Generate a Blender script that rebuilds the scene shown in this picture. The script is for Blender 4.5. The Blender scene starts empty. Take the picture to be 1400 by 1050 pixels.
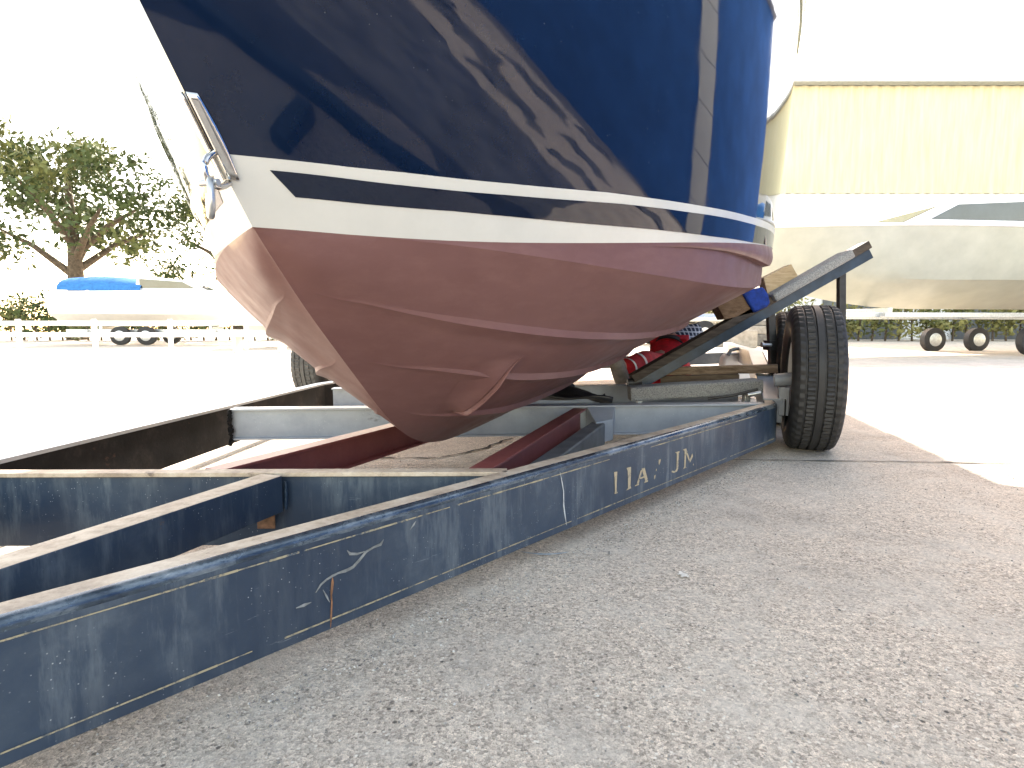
import bpy, bmesh, math, random
import numpy as np
from mathutils import Vector, Matrix
R_ = math.radians
random.seed(7)
scene = bpy.context.scene
COL = scene.collection

# ------------------------------------------------------------------ camera
CAM_H = 0.60
FPX = 789.0                                   # focal length in photo pixels (1400x1050)
PITCH = math.atan(70.0 / FPX)
cam_data = bpy.data.cameras.new('camera')
cam_data.sensor_fit = 'VERTICAL'
cam_data.sensor_height = 24.0
cam_data.lens = 24.0 * FPX / 1050.0
cam_data.clip_start = 0.02
cam_data.clip_end = 2000.0
cam_data.dof.use_dof = False
cam = bpy.data.objects.new('camera', cam_data)
COL.objects.link(cam)
cam.location = (0, 0, CAM_H)
cam.rotation_euler = (math.pi / 2 - PITCH, 0, 0)
scene.camera = cam

# ------------------------------------------------------------------ light
SUN_DIR = Vector((0.08, 1.0, 0.0)).normalized()   # horizontal direction towards the sun
SUN_EL = R_(38)
world = bpy.data.worlds.new('World')
scene.world = world
world.use_nodes = True
wn = world.node_tree
wn.nodes.clear()
sky = wn.nodes.new('ShaderNodeTexSky')
sky.sky_type = 'NISHITA'
sky.sun_disc = False
sky.sun_elevation = SUN_EL
sky.sun_rotation = math.atan2(SUN_DIR.x, SUN_DIR.y)
sky.air_density = 1.0
sky.dust_density = 1.0
sky.ozone_density = 1.0
bgn = wn.nodes.new('ShaderNodeBackground')
bgn.inputs['Strength'].default_value = 0.15
wout = wn.nodes.new('ShaderNodeOutputWorld')
tint = wn.nodes.new('ShaderNodeMix')
tint.data_type = 'RGBA'
tint.blend_type = 'MULTIPLY'
tint.inputs[0].default_value = 1.0
tint.inputs[7].default_value = (1.34, 0.98, 0.665, 1)
wn.links.new(sky.outputs[0], tint.inputs[6])
wn.links.new(tint.outputs[2], bgn.inputs[0])
wn.links.new(bgn.outputs[0], wout.inputs[0])
sd = bpy.data.lights.new('sun', 'SUN')
sd.energy = 2.2
sd.angle = R_(0.6)
sd.color = (1.0, 0.94, 0.86)
sun = bpy.data.objects.new('sun', sd)
COL.objects.link(sun)
to_sun = Vector((SUN_DIR.x * math.cos(SUN_EL), SUN_DIR.y * math.cos(SUN_EL), math.sin(SUN_EL)))
sun.rotation_euler = (-to_sun).to_track_quat('-Z', 'Y').to_euler()
sun.location = to_sun * 30
scene.view_settings.view_transform = 'Standard'
scene.view_settings.look = 'None'
scene.view_settings.exposure = 2.85
scene.view_settings.gamma = 1.0
scene.cycles.max_bounces = 8
scene.cycles.diffuse_bounces = 5

# ------------------------------------------------------------------ measuring helpers
def ray(x, y):
    v = (x - 700) / FPX
    w = (525 - y) / FPX
    return Vector((v, math.cos(PITCH) + w * math.sin(PITCH), -math.sin(PITCH) + w * math.cos(PITCH)))
def on_z(x, y, z):
    r = ray(x, y)
    return Vector((0, 0, CAM_H)) + r * ((z - CAM_H) / r.z)
def on_y(x, y, Y):
    r = ray(x, y)
    return Vector((0, 0, CAM_H)) + r * (Y / r.y)
def on_plane(x, y, p, n):
    r = ray(x, y)
    o = Vector((0, 0, CAM_H))
    return o + r * ((Vector(p) - o).dot(n) / r.dot(n))

# ------------------------------------------------------------------ materials
class G:
    def __init__(s, name, rough=0.5, metal=0.0, spec=0.5, coat=0.0):
        s.m = bpy.data.materials.new(name)
        s.m.use_nodes = True
        s.t = s.m.node_tree
        s.b = s.t.nodes['Principled BSDF']
        s.b.inputs['Roughness'].default_value = rough
        s.b.inputs['Metallic'].default_value = metal
        s.b.inputs['Specular IOR Level'].default_value = spec
        s.b.inputs['Coat Weight'].default_value = coat
        s._c = None
    def co(s, scale=(1, 1, 1)):
        if s._c is None:
            s._c = s.t.nodes.new('ShaderNodeTexCoord').outputs['Object']
        if scale == (1, 1, 1):
            return s._c
        mp = s.t.nodes.new('ShaderNodeMapping')
        mp.inputs['Scale'].default_value = scale
        s.t.links.new(s._c, mp.inputs['Vector'])
        return mp.outputs[0]
    def noise(s, scale, detail=4, rough=0.55, stretch=(1, 1, 1), dist=0.0):
        n = s.t.nodes.new('ShaderNodeTexNoise')
        n.inputs['Scale'].default_value = scale
        n.inputs['Detail'].default_value = detail
        n.inputs['Roughness'].default_value = rough
        n.inputs['Distortion'].default_value = dist
        s.t.links.new(s.co(stretch), n.inputs['Vector'])
        return n.outputs['Fac']
    def voro(s, scale, feature='F1', out='Distance', stretch=(1, 1, 1), rnd=1.0):
        n = s.t.nodes.new('ShaderNodeTexVoronoi')
        n.feature = feature
        n.inputs['Scale'].default_value = scale
        n.inputs['Randomness'].default_value = rnd
        s.t.links.new(s.co(stretch), n.inputs['Vector'])
        return n.outputs[out]
    def ramp(s, fac, *stops):
        r = s.t.nodes.new('ShaderNodeValToRGB')
        e = r.color_ramp.elements
        while len(e) < len(stops):
            e.new(0.5)
        for i, (p, c) in enumerate(stops):
            e[i].position = p
            if not isinstance(c, (tuple, list)):
                c = (c, c, c)
            e[i].color = (*c, 1)
        s.t.links.new(fac, r.inputs[0])
        return r.outputs[0]
    def mix(s, fac, a, b, mode='MIX'):
        n = s.t.nodes.new('ShaderNodeMix')
        n.data_type = 'RGBA'
        n.blend_type = mode
        for sock, v in ((n.inputs[0], fac), (n.inputs[6], a), (n.inputs[7], b)):
            if isinstance(v, (int, float)):
                sock.default_value = v if sock == n.inputs[0] else (v, v, v, 1)
            elif isinstance(v, tuple):
                sock.default_value = (*v, 1)
            else:
                s.t.links.new(v, sock)
        return n.outputs[2]
    def math(s, op, a, b=0.0):
        n = s.t.nodes.new('ShaderNodeMath')
        n.operation = op
        for i, v in enumerate((a, b)):
            if isinstance(v, (int, float)):
                n.inputs[i].default_value = v
            else:
                s.t.links.new(v, n.inputs[i])
        return n.outputs[0]
    def base(s, c):
        if isinstance(c, tuple):
            s.b.inputs['Base Color'].default_value = (*c, 1)
        else:
            s.t.links.new(c, s.b.inputs['Base Color'])
        return s
    def rough(s, r):
        s.t.links.new(r, s.b.inputs['Roughness'])
        return s
    def bump(s, h, strength=0.3, dist=0.002):
        n = s.t.nodes.new('ShaderNodeBump')
        n.inputs['Strength'].default_value = strength
        n.inputs['Distance'].default_value = dist
        s.t.links.new(h, n.inputs['Height'])
        s.t.links.new(n.outputs[0], s.b.inputs['Normal'])
        return s

def simple(name, c, rough=0.5, metal=0.0, var=0.25, scale=14, spec=0.5, bump=0.0):
    g = G(name, rough, metal, spec)
    n = g.noise(scale, 5)
    lo = tuple(x * (1 - var) for x in c)
    hi = tuple(min(1, x * (1 + var)) for x in c)
    g.base(g.ramp(n, (0.3, lo), (0.7, hi)))
    if bump:
        g.bump(g.noise(scale * 6, 4), bump, 0.002)
    return g.m

M = {}
def mats():
    # navy gelcoat: very dark body, mirror gloss, faint waviness and dust
    g = G('navy_gelcoat', 0.03, 0, 0.5, 0.0)
    d = g.noise(3.5, 6, 0.7)
    sp = g.math('MULTIPLY', g.ramp(g.voro(60), (0.035, 1.0), (0.07, 0.0)), g.ramp(g.noise(6, 4), (0.52, 0.0), (0.62, 0.5)))
    scr = g.math('MULTIPLY', g.ramp(g.noise(18, 6, 0.8, (0.5, 0.5, 2.5)), (0.70, 0.0), (0.74, 1.0)), g.ramp(g.noise(3, 3), (0.45, 0.0), (0.65, 0.16)))
    g.base(g.mix(g.math('MAXIMUM', sp, scr), g.ramp(d, (0.35, (0.0026, 0.0085, 0.028)), (0.8, (0.0038, 0.0115, 0.037))), (0.20, 0.22, 0.24)))
    g.rough(g.ramp(g.noise(9, 6, 0.7), (0.35, 0.02), (0.75, 0.09)))
    g.bump(g.mix(0.12, g.noise(1.6, 2), g.noise(7, 2)), 0.05, 0.05)
    M['navy'] = g.m
    g = G('white_gelcoat', 0.18, 0, 0.5)
    g.base(g.ramp(g.noise(5, 6, 0.7), (0.3, (0.54, 0.545, 0.525)), (0.75, (0.61, 0.615, 0.595))))
    M['white_gel'] = g.m
    g = G('dark_stripe', 0.04)
    g.base(g.ramp(g.noise(5, 4), (0.3, (0.0022, 0.007, 0.022)), (0.8, (0.0035, 0.010, 0.030))))
    M['stripe'] = g.m
    # antifouling paint: dull plum brown, rolled on
    g = G('bottom_paint', 0.42, 0, 0.24)
    n = g.noise(2.2, 6, 0.65)
    c = g.ramp(n, (0.3, (0.138, 0.068, 0.065)), (0.7, (0.168, 0.087, 0.083)))
    c = g.mix(g.ramp(g.noise(9, 6, 0.7, (1, 1, 3)), (0.45, 0.0), (0.75, 0.45)), c, (0.215, 0.118, 0.108))
    g.base(c)
    g.rough(g.ramp(g.noise(12, 5), (0.3, 0.36), (0.7, 0.50)))
    g.bump(g.noise(26, 3), 0.05, 0.004)
    M['bottom'] = g.m
    # weathered navy paint on steel
    g = G('weathered_blue_steel', 0.42, 0, 0.5)
    n1 = g.noise(6, 8, 0.7)
    n2 = g.noise(10, 6, 0.7, (2.2, 2.2, 0.35))
    c = g.ramp(n1, (0.30, (0.020, 0.040, 0.075)), (0.52, (0.043, 0.064, 0.094)), (0.72, (0.098, 0.122, 0.148)))
    c = g.mix(g.ramp(n2, (0.50, 0.0), (0.66, 0.70)), c, (0.150, 0.178, 0.200))
    c = g.mix(g.ramp(g.noise(2.5, 5), (0.44, 0.0), (0.60, 0.75)), c, (0.018, 0.032, 0.058))
    sp = g.ramp(g.voro(110), (0.05, 0.8), (0.14, 0.0))
    sp = g.math('MULTIPLY', sp, g.ramp(g.noise(8, 4), (0.49, 0.0), (0.60, 1.0)))
    c = g.mix(sp, c, (0.50, 0.52, 0.52))
    ru = g.ramp(g.noise(4.2, 8, 0.75), (0.665, 0.0), (0.71, 0.9))
    c = g.mix(ru, c, (0.16, 0.085, 0.040))
    scr = g.ramp(g.noise(26, 5, 0.8, (0.25, 0.25, 2.2)), (0.66, 0.0), (0.72, 0.5))
    c = g.mix(scr, c, (0.25, 0.27, 0.28))
    g.base(c)
    g.rough(g.ramp(n1, (0.3, 0.30), (0.7, 0.60)))
    g.bump(g.mix(0.35, n1, g.noise(150, 3)), 0.30, 0.002)
    M['blue'] = g.m
    # polished worn nose of the beam
    g = G('worn_beam_edge', 0.24, 0.45, 0.6)
    n = g.noise(13, 9, 0.72, (0.6, 0.6, 1.8))
    c = g.ramp(n, (0.38, (0.030, 0.045, 0.066)), (0.52, (0.085, 0.115, 0.145)), (0.64, (0.22, 0.26, 0.29)), (0.76, (0.66, 0.70, 0.70)))
    g.base(c)
    g.rough(g.ramp(n, (0.4, 0.18), (0.7, 0.42)))
    g.bump(g.noise(45, 6, 0.7), 0.22, 0.002)
    M['edge'] = g.m
    # dusty top flange
    g = G('dusty_flange', 0.6, 0, 0.4)
    c = g.ramp(g.noise(9, 8, 0.75), (0.30, (0.22, 0.17, 0.13)), (0.48, (0.46, 0.37, 0.28)), (0.68, (0.66, 0.58, 0.47)))
    c = g.mix(g.ramp(g.noise(30, 6, 0.7), (0.60, 0.0), (0.72, 0.7)), c, (0.095, 0.070, 0.055))
    g.base(c)
    g.bump(g.noise(90, 5, 0.7), 0.4, 0.002)
    M['dust'] = g.m
    # grey painted steel
    g = G('grey_painted_steel', 0.38, 0.0, 0.5)
    c = g.ramp(g.noise(7, 7, 0.7), (0.3, (0.27, 0.30, 0.34)), (0.7, (0.37, 0.40, 0.44)))
    sp = g.ramp(g.voro(70), (0.06, 1.0), (0.12, 0.0))
    sp = g.math('MULTIPLY', sp, g.ramp(g.noise(9, 3), (0.48, 0.0), (0.55, 0.8)))
    c = g.mix(sp, c, (0.60, 0.62, 0.62))
    c = g.mix(g.ramp(g.noise(5, 7, 0.75, (1, 1, 2)), (0.63, 0.0), (0.70, 0.7)), c, (0.13, 0.12, 0.11))
    g.base(c)
    g.bump(g.noise(120, 4), 0.25, 0.001)
    M['grey'] = g.m
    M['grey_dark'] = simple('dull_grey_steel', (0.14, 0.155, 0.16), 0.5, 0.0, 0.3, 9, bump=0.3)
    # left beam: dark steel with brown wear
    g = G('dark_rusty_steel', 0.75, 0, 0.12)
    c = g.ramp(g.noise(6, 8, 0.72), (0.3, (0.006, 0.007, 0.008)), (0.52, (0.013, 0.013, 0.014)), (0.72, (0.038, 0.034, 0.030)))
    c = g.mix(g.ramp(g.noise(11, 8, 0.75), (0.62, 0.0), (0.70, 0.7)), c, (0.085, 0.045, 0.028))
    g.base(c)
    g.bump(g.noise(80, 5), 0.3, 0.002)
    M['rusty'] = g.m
    # red oxide primer
    g = G('red_oxide_primer', 0.40, 0, 0.5)
    c = g.ramp(g.noise(8, 7, 0.7), (0.3, (0.175, 0.050, 0.048)), (0.7, (0.270, 0.085, 0.078)))
    c = g.mix(g.ramp(g.noise(14, 7, 0.75), (0.60, 0.0), (0.72, 0.5)), c, (0.34, 0.19, 0.15))
    g.base(c)
    g.bump(g.noise(90, 4), 0.2, 0.001)
    M['red'] = g.m
    def worn(name, c, lo):
        g = G(name, 0.6)
        n = g.noise(38, 7, 0.8)
        g.base(g.ramp(n, (0.40, (0.060, 0.080, 0.105)), (lo, c), (0.75, tuple(x * 1.15 for x in c))))
        return g.m
    M['gold'] = worn('faded_gold_paint', (0.36, 0.31, 0.20), 0.52)
    M['letter'] = worn('faded_beige_paint', (0.42, 0.35, 0.23), 0.47)
    M['scratch'] = simple('pale_scratch', (0.20, 0.21, 0.205), 0.6, 0, 0.5, 50)
    M['scratch_white'] = simple('white_scratch', (0.48, 0.50, 0.49), 0.6, 0, 0.3, 50)
    M['rust'] = simple('rust_streak', (0.24, 0.12, 0.06), 0.8, 0, 0.5, 50)
    M['black_steel'] = simple('black_painted_steel', (0.020, 0.021, 0.023), 0.45, 0.0, 0.5, 20, bump=0.3)
    M['navy_steel'] = simple('navy_painted_steel', (0.018, 0.036, 0.062), 0.42, 0.0, 0.45, 12, bump=0.2)
    M['zinc'] = simple('galvanised_steel', (0.50, 0.52, 0.53), 0.35, 0.8, 0.2, 25)
    M['chrome'] = simple('polished_stainless', (0.62, 0.61, 0.59), 0.12, 1.0, 0.1, 25)
    # rubber
    g = G('tyre_rubber', 0.62, 0, 0.4)
    c = g.ramp(g.noise(14, 6, 0.7), (0.3, (0.016, 0.016, 0.017)), (0.7, (0.034, 0.034, 0.035)))
    g.base(c)
    g.bump(g.noise(160, 4), 0.3, 0.001)
    M['tyre'] = g.m
    g = G('dusty_tyre_rubber', 0.8, 0, 0.3)
    g.base(g.ramp(g.noise(14, 6, 0.7), (0.3, (0.060, 0.060, 0.060)), (0.7, (0.11, 0.108, 0.105))))
    M['tyre_dusty'] = g.m
    M['rubber'] = simple('black_rubber', (0.022, 0.023, 0.026), 0.45, 0, 0.5, 12, bump=0.4)
    # carpet
    g = G('grey_carpet', 0.95, 0, 0.1)
    n = g.noise(170, 4, 0.8)
    g.base(g.ramp(n, (0.35, (0.17, 0.175, 0.18)), (0.65, (0.50, 0.51, 0.51))))
    g.bump(n, 1.0, 0.01)
    M['carpet'] = g.m
    # timbers
    def wood(name, a, b, c2, stretch):
        g = G(name, 0.75, 0, 0.3)
        n = g.noise(24, 8, 0.7, stretch, 0.6)
        c = g.ramp(n, (0.32, a), (0.5, b), (0.68, c2))
        g.base(c)
        g.bump(n, 0.35, 0.002)
        return g.m
    M['plank'] = wood('weathered_plank_wood', (0.10, 0.070, 0.045), (0.23, 0.165, 0.11), (0.36, 0.28, 0.20), (0.12, 1, 2))
    M['plank_dark'] = wood('dark_plank_wood', (0.055, 0.042, 0.030), (0.12, 0.088, 0.060), (0.18, 0.14, 0.10), (0.12, 1, 2))  # darker wood tone for the short lower plank
    M['wood_brown'] = wood('brown_block_wood', (0.10, 0.060, 0.032), (0.17, 0.105, 0.062), (0.25, 0.165, 0.105), (0.6, 1, 1.8))
    M['wood_tan'] = wood('pale_block_wood', (0.36, 0.25, 0.14), (0.50, 0.37, 0.22), (0.60, 0.47, 0.31), (0.5, 1, 3))
    M['bunk_wood'] = wood('old_bunk_wood', (0.026, 0.022, 0.019), (0.060, 0.048, 0.040), (0.11, 0.09, 0.072), (0.3, 1, 2))
    M['blue_cloth'] = simple('royal_blue_cloth', (0.006, 0.035, 0.24), 0.85, 0, 0.35, 40, bump=0.4)
    # pavement
    g = G('worn_exposed_aggregate', 0.85, 0, 0.3)
    big = g.noise(0.55, 6, 0.65)
    c = g.ramp(big, (0.30, (0.50, 0.43, 0.35)), (0.72, (0.64, 0.56, 0.46)))
    st = g.voro(210, 'F1', 'Color')
    sepc = g.t.nodes.new('ShaderNodeSeparateColor')
    g.t.links.new(st, sepc.inputs[0])
    c = g.mix(0.75, c, g.ramp(sepc.outputs[0], (0.0, 0.36), (0.25, 0.78), (0.62, 1.04), (0.95, 1.40)), 'MULTIPLY')
    c = g.mix(g.ramp(sepc.outputs[1], (0.84, 0.0), (0.97, 0.35)), c, (0.40, 0.31, 0.25))
    c = g.mix(0.85, c, g.ramp(g.noise(420, 4, 0.8), (0.36, 0.48), (0.5, 1.0), (0.62, 1.42)), 'MULTIPLY')
    c = g.mix(0.8, c, g.ramp(g.noise(46, 6, 0.75), (0.34, 0.72), (0.5, 1.0), (0.66, 1.22)), 'MULTIPLY')
    ho = g.ramp(g.voro(44), (0.11, 1.0), (0.19, 0.0))
    ho = g.math('MULTIPLY', ho, g.ramp(g.noise(13, 5), (0.50, 0.0), (0.56, 0.9)))
    c = g.mix(ho, c, (0.085, 0.078, 0.070))
    wh = g.ramp(g.voro(85), (0.17, 1.0), (0.26, 0.0))
    wh = g.math('MULTIPLY', wh, g.ramp(g.noise(17, 5), (0.49, 0.0), (0.56, 1.0)))
    c = g.mix(wh, c, (0.78, 0.72, 0.62))
    pat = g.ramp(g.noise(3.6, 9, 0.8), (0.48, 0.0), (0.64, 0.65))
    c = g.mix(pat, c, (0.62, 0.57, 0.49))
    c = g.mix(g.ramp(g.noise(1.7, 7, 0.75), (0.50, 0.0), (0.68, 0.50)), c, (0.25, 0.228, 0.20))
    c = g.mix(g.ramp(g.noise(0.9, 8, 0.8, (1, 1, 1), 1.5), (0.56, 0.0), (0.66, 0.40)), c, (0.21, 0.185, 0.155))
    g.base(c)
    h = g.mix(0.5, g.voro(210), g.noise(420, 4, 0.8))
    h = g.mix(0.45, h, g.noise(46, 6, 0.75))
    h = g.mix(ho, h, 0.0)
    g.bump(h, 0.8, 0.006)
    M['ground'] = g.m
    M['crack'] = simple('crack_shadow_dirt', (0.035, 0.032, 0.028), 0.95, 0, 0.5, 40)
    M['joint'] = simple('joint_dirt', (0.10, 0.095, 0.085), 0.95, 0, 0.5, 40)
    M['chalk'] = simple('pale_blue_chalk', (0.36, 0.43, 0.48), 0.9, 0, 0.3, 120)
    M['blot'] = simple('white_paint_spatter', (0.78, 0.74, 0.66), 0.8, 0, 0.1, 60)
    # people
    M['skin'] = simple('skin', (0.50, 0.30, 0.22), 0.5, 0, 0.1, 20)
    M['red_cloth'] = simple('red_work_trousers', (0.50, 0.012, 0.022), 0.8, 0, 0.35, 22, bump=0.5)
    g = G('plaid_flannel', 0.9, 0, 0.2)
    wv = []
    for ax in ((1, 0, 0.35), (0.2, 0, 1)):
        w = g.t.nodes.new('ShaderNodeTexWave')
        w.inputs['Scale'].default_value = 8.0
        w.inputs['Distortion'].default_value = 1.2
        w.bands_direction = 'X' if ax[0] == 1 else 'Z'
        g.t.links.new(g.co(), w.inputs['Vector'])
        wv.append(w.outputs['Fac'])
    c = g.mix(g.ramp(wv[0], (0.72, 0.0), (0.86, 0.75)), (0.012, 0.022, 0.042), (0.50, 0.54, 0.58))
    c = g.mix(g.ramp(wv[1], (0.74, 0.0), (0.88, 0.7)), c, (0.52, 0.56, 0.60))
    g.base(c)
    M['plaid'] = g.m
    M['black_cloth'] = simple('black_webbing', (0.012, 0.012, 0.014), 0.7, 0, 0.4, 30)
    M['reflective'] = simple('pale_reflective_tape', (0.70, 0.68, 0.64), 0.5, 0, 0.1, 30)
    M['sole'] = simple('worn_boot_sole', (0.24, 0.22, 0.20), 0.8, 0, 0.3, 25, bump=0.4)
    M['hair'] = simple('dark_hair', (0.025, 0.018, 0.012), 0.6, 0, 0.4, 60)
    # surroundings
    M['white_paint'] = simple('white_paint', (0.78, 0.78, 0.76), 0.35, 0, 0.05, 6)
    M['offwhite'] = simple('off_white_gelcoat', (0.66, 0.65, 0.58), 0.3, 0, 0.08, 3)
    M['beige_gel'] = simple('beige_gelcoat', (0.42, 0.42, 0.34), 0.3, 0, 0.10, 2)
    M['glass'] = simple('dark_window_glass', (0.03, 0.04, 0.05), 0.05, 0, 0.3, 2, spec=0.8)
    M['blue_canvas'] = simple('blue_canvas', (0.03, 0.16, 0.42), 0.8, 0, 0.2, 10)
    M['dark_canvas'] = simple('dark_blue_canvas', (0.02, 0.05, 0.12), 0.8, 0, 0.3, 10)
    g = G('yellowed_translucent_cladding', 0.5)
    g.base(g.ramp(g.noise(1.5, 5, 0.6, (3, 3, 0.3)), (0.3, (0.46, 0.44, 0.28)), (0.7, (0.58, 0.56, 0.40))))
    M['cladding'] = g.m
    M['white_clad'] = simple('white_metal_cladding', (0.70, 0.71, 0.71), 0.45, 0, 0.08, 1.5)
    M['eave'] = simple('grey_eave_metal', (0.40, 0.42, 0.43), 0.45, 0.2, 0.12, 4)
    M['roof'] = simple('grey_sheet_roof', (0.30, 0.31, 0.32), 0.5, 0.1, 0.15, 2)
    M['dark_wall'] = simple('dark_shed_wall', (0.10, 0.11, 0.12), 0.6, 0, 0.3, 2)
    M['reflection_dark'] = simple('dark_reflection_sheet', (0.105, 0.103, 0.10), 0.9, 0, 0.5, 3, bump=0.6)  # dark tone of the added sheets that the hull mirrors
    M['grit_pale'] = simple('pale_grit', (0.60, 0.58, 0.54), 0.8, 0, 0.2, 30)
    M['shed_blue'] = simple('dark_blue_shed_wall', (0.028, 0.13, 0.46), 0.6, 0, 0.2, 2)
    M['concrete'] = simple('cast_concrete', (0.34, 0.32, 0.29), 0.9, 0, 0.25, 6, bump=0.5)
    M['concrete_dark'] = simple('stained_concrete', (0.19, 0.185, 0.175), 0.9, 0, 0.3, 6, bump=0.5)
    M['bark'] = simple('rough_bark', (0.10, 0.075, 0.052), 0.9, 0, 0.5, 9, bump=0.8)
    for k, c in (('leaf', (0.060, 0.085, 0.028)), ('leaf_light', (0.12, 0.135, 0.045)), ('leaf_yellow', (0.22, 0.21, 0.075))):
        g = G('foliage_' + k, 0.7, 0, 0.3)
        g.base(g.ramp(g.noise(1.3, 4), (0.3, tuple(x * 0.6 for x in c)), (0.7, tuple(x * 1.35 for x in c))))
        M[k] = g.m
mats()

# ------------------------------------------------------------------ object helpers
def tag(o, label=None, cat=None, group=None, kind=None):
    if label: o['label'] = label
    if cat: o['category'] = cat
    if group: o['group'] = group
    if kind: o['kind'] = kind
    return o
def thing(name, loc, label, cat, group=None):
    o = bpy.data.objects.new(name, None)
    o.empty_display_size = 0.2
    o.location = loc
    COL.objects.link(o)
    return tag(o, label, cat, group)
def adopt(o, parent):
    o.parent = parent
    if parent.type == 'EMPTY':
        o.matrix_parent_inverse = Matrix.Translation(-Vector(parent.location))

class MB:
    def __init__(s):
        s.v = []; s.f = []; s.mi = []
    def add(s, vs, fs, mi=0):
        b = len(s.v)
        s.v += [tuple(p) for p in vs]
        s.f += [tuple(i + b for i in f) for f in fs]
        s.mi += [mi] * len(fs)
        return s
    def box(s, c, size, yaw=0.0, mi=0, axes=None):
        hx, hy, hz = (k / 2 for k in size)
        if axes is None:
            ca, sa = math.cos(yaw), math.sin(yaw)
            axes = (Vector((ca, sa, 0)), Vector((-sa, ca, 0)), Vector((0, 0, 1)))
        c = Vector(c)
        vs = [c + axes[0] * hx * i + axes[1] * hy * j + axes[2] * hz * k for k in (-1, 1) for j in (-1, 1) for i in (-1, 1)]
        return s.add(vs, [(0, 2, 3, 1), (4, 5, 7, 6), (0, 1, 5, 4), (1, 3, 7, 5), (3, 2, 6, 7), (2, 0, 4, 6)], mi)
    def prism(s, ring, off, mi=0):
        n = len(ring)
        off = Vector(off)
        vs = [Vector(p) for p in ring] + [Vector(p) + off for p in ring]
        fs = [tuple(range(n))[::-1], tuple(range(n, 2 * n))] + [(i, (i + 1) % n, n + (i + 1) % n, n + i) for i in range(n)]
        return s.add(vs, fs, mi)
    def grid(s, rows, mi=0, flip=False):
        nr, nc = len(rows), len(rows[0])
        vs = [p for r in rows for p in r]
        fs = []
        for i in range(nr - 1):
            for j in range(nc - 1):
                q = (i * nc + j, i * nc + j + 1, (i + 1) * nc + j + 1, (i + 1) * nc + j)
                fs.append(q[::-1] if flip else q)
        return s.add(vs, fs, mi)
    def tube(s, path, rad, n=12, mi=0, cap=True):
        path = [Vector(p) for p in path]
        if not isinstance(rad, (list, tuple)):
            rad = [rad] * len(path)
        rings = []
        up = Vector((0.13, 0.21, 1)).normalized()
        for i, p in enumerate(path):
            d = (path[min(i + 1, len(path) - 1)] - path[max(i - 1, 0)]).normalized()
            a = d.cross(up)
            if a.length < 1e-3:
                a = d.cross(Vector((1, 0, 0)))
            a.normalize()
            b = d.cross(a).normalized()
            up = -b if False else up
            rings.append([p + (a * math.cos(2 * math.pi * k / n) + b * math.sin(2 * math.pi * k / n)) * rad[i] for k in range(n)])
        vs = [p for r in rings for p in r]
        fs = []
        for i in range(len(rings) - 1):
            for k in range(n):
                fs.append((i * n + k, i * n + (k + 1) % n, (i + 1) * n + (k + 1) % n, (i + 1) * n + k))
        if cap:
            fs.append(tuple(range(n))[::-1])
            fs.append(tuple((len(rings) - 1) * n + k for k in range(n)))
        return s.add(vs, fs, mi)
    def sweep(s, prof, path, mi=None, cap=True, up=Vector((0, 0, 1))):
        """sweep a closed profile [(side, up, mat)] along a path; side>0 is to the right of travel"""
        path = [Vector(p) for p in path]
        n = len(prof)
        dirs = [(path[i + 1] - path[i]).normalized() for i in range(len(path) - 1)]
        rings = []
        for i, p in enumerate(path):
            if i == 0: d = dirs[0]; k = 1
            elif i == len(path) - 1: d = dirs[-1]; k = 1
            else:
                d = (dirs[i - 1] + dirs[i]).normalized()
                k = 1 / max(0.3, d.dot(dirs[i]))
            side = d.cross(up).normalized()
            u = side.cross(d).normalized()
            rings.append([p + side * q[0] * k + u * q[1] for q in prof])
        b = len(s.v)
        s.v += [tuple(p) for r in rings for p in r]
        for i in range(len(rings) - 1):
            for k in range(n):
                s.f.append((b + i * n + k, b + i * n + (k + 1) % n, b + (i + 1) * n + (k + 1) % n, b + (i + 1) * n + k))
                s.mi.append(prof[k][2] if len(prof[k]) > 2 else 0)
        if cap:
            s.f.append(tuple(b + k for k in range(n))[::-1]); s.mi.append(0)
            e = b + (len(rings) - 1) * n
            s.f.append(tuple(e + k for k in range(n))); s.mi.append(0)
        return s
    def build(s, name, mat, parent=None, bevel=0.0, smooth=None, fix=True, weld=False):
        me = bpy.data.meshes.new(name)
        me.from_pydata(s.v, [], s.f)
        for m in (mat if isinstance(mat, (list, tuple)) else [mat]):
            me.materials.append(m)
        me.polygons.foreach_set('material_index', s.mi)
        if fix or weld:
            bm = bmesh.new(); bm.from_mesh(me)
            if weld:
                bmesh.ops.remove_doubles(bm, verts=bm.verts, dist=1e-5)
            bmesh.ops.recalc_face_normals(bm, faces=bm.faces)
            bm.to_mesh(me); bm.free()
        me.update()
        o = bpy.data.objects.new(name, me)
        COL.objects.link(o)
        if bevel:
            md = o.modifiers.new('bevel', 'BEVEL')
            md.width = bevel; md.segments = 2; md.limit_method = 'ANGLE'; md.angle_limit = R_(40)
            md.use_clamp_overlap = True
        if smooth is not None:
            me.polygons.foreach_set('use_smooth', [True] * len(me.polygons))
            me.set_sharp_from_angle(angle=R_(smooth))
        if parent is not None:
            adopt(o, parent)
        return o

def copy_tree(o, parent=None):
    c = o.copy(); COL.objects.link(c)
    if parent is not None: c.parent = parent
    for ch in list(o.children): copy_tree(ch, c)
    return c
V = Vector
def lerp(a, b, t): return a + (b - a) * t
def sstep(x, a, b):
    t = np.clip((x - a) / (b - a), 0, 1)
    return t * t * (3 - 2 * t)

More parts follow.
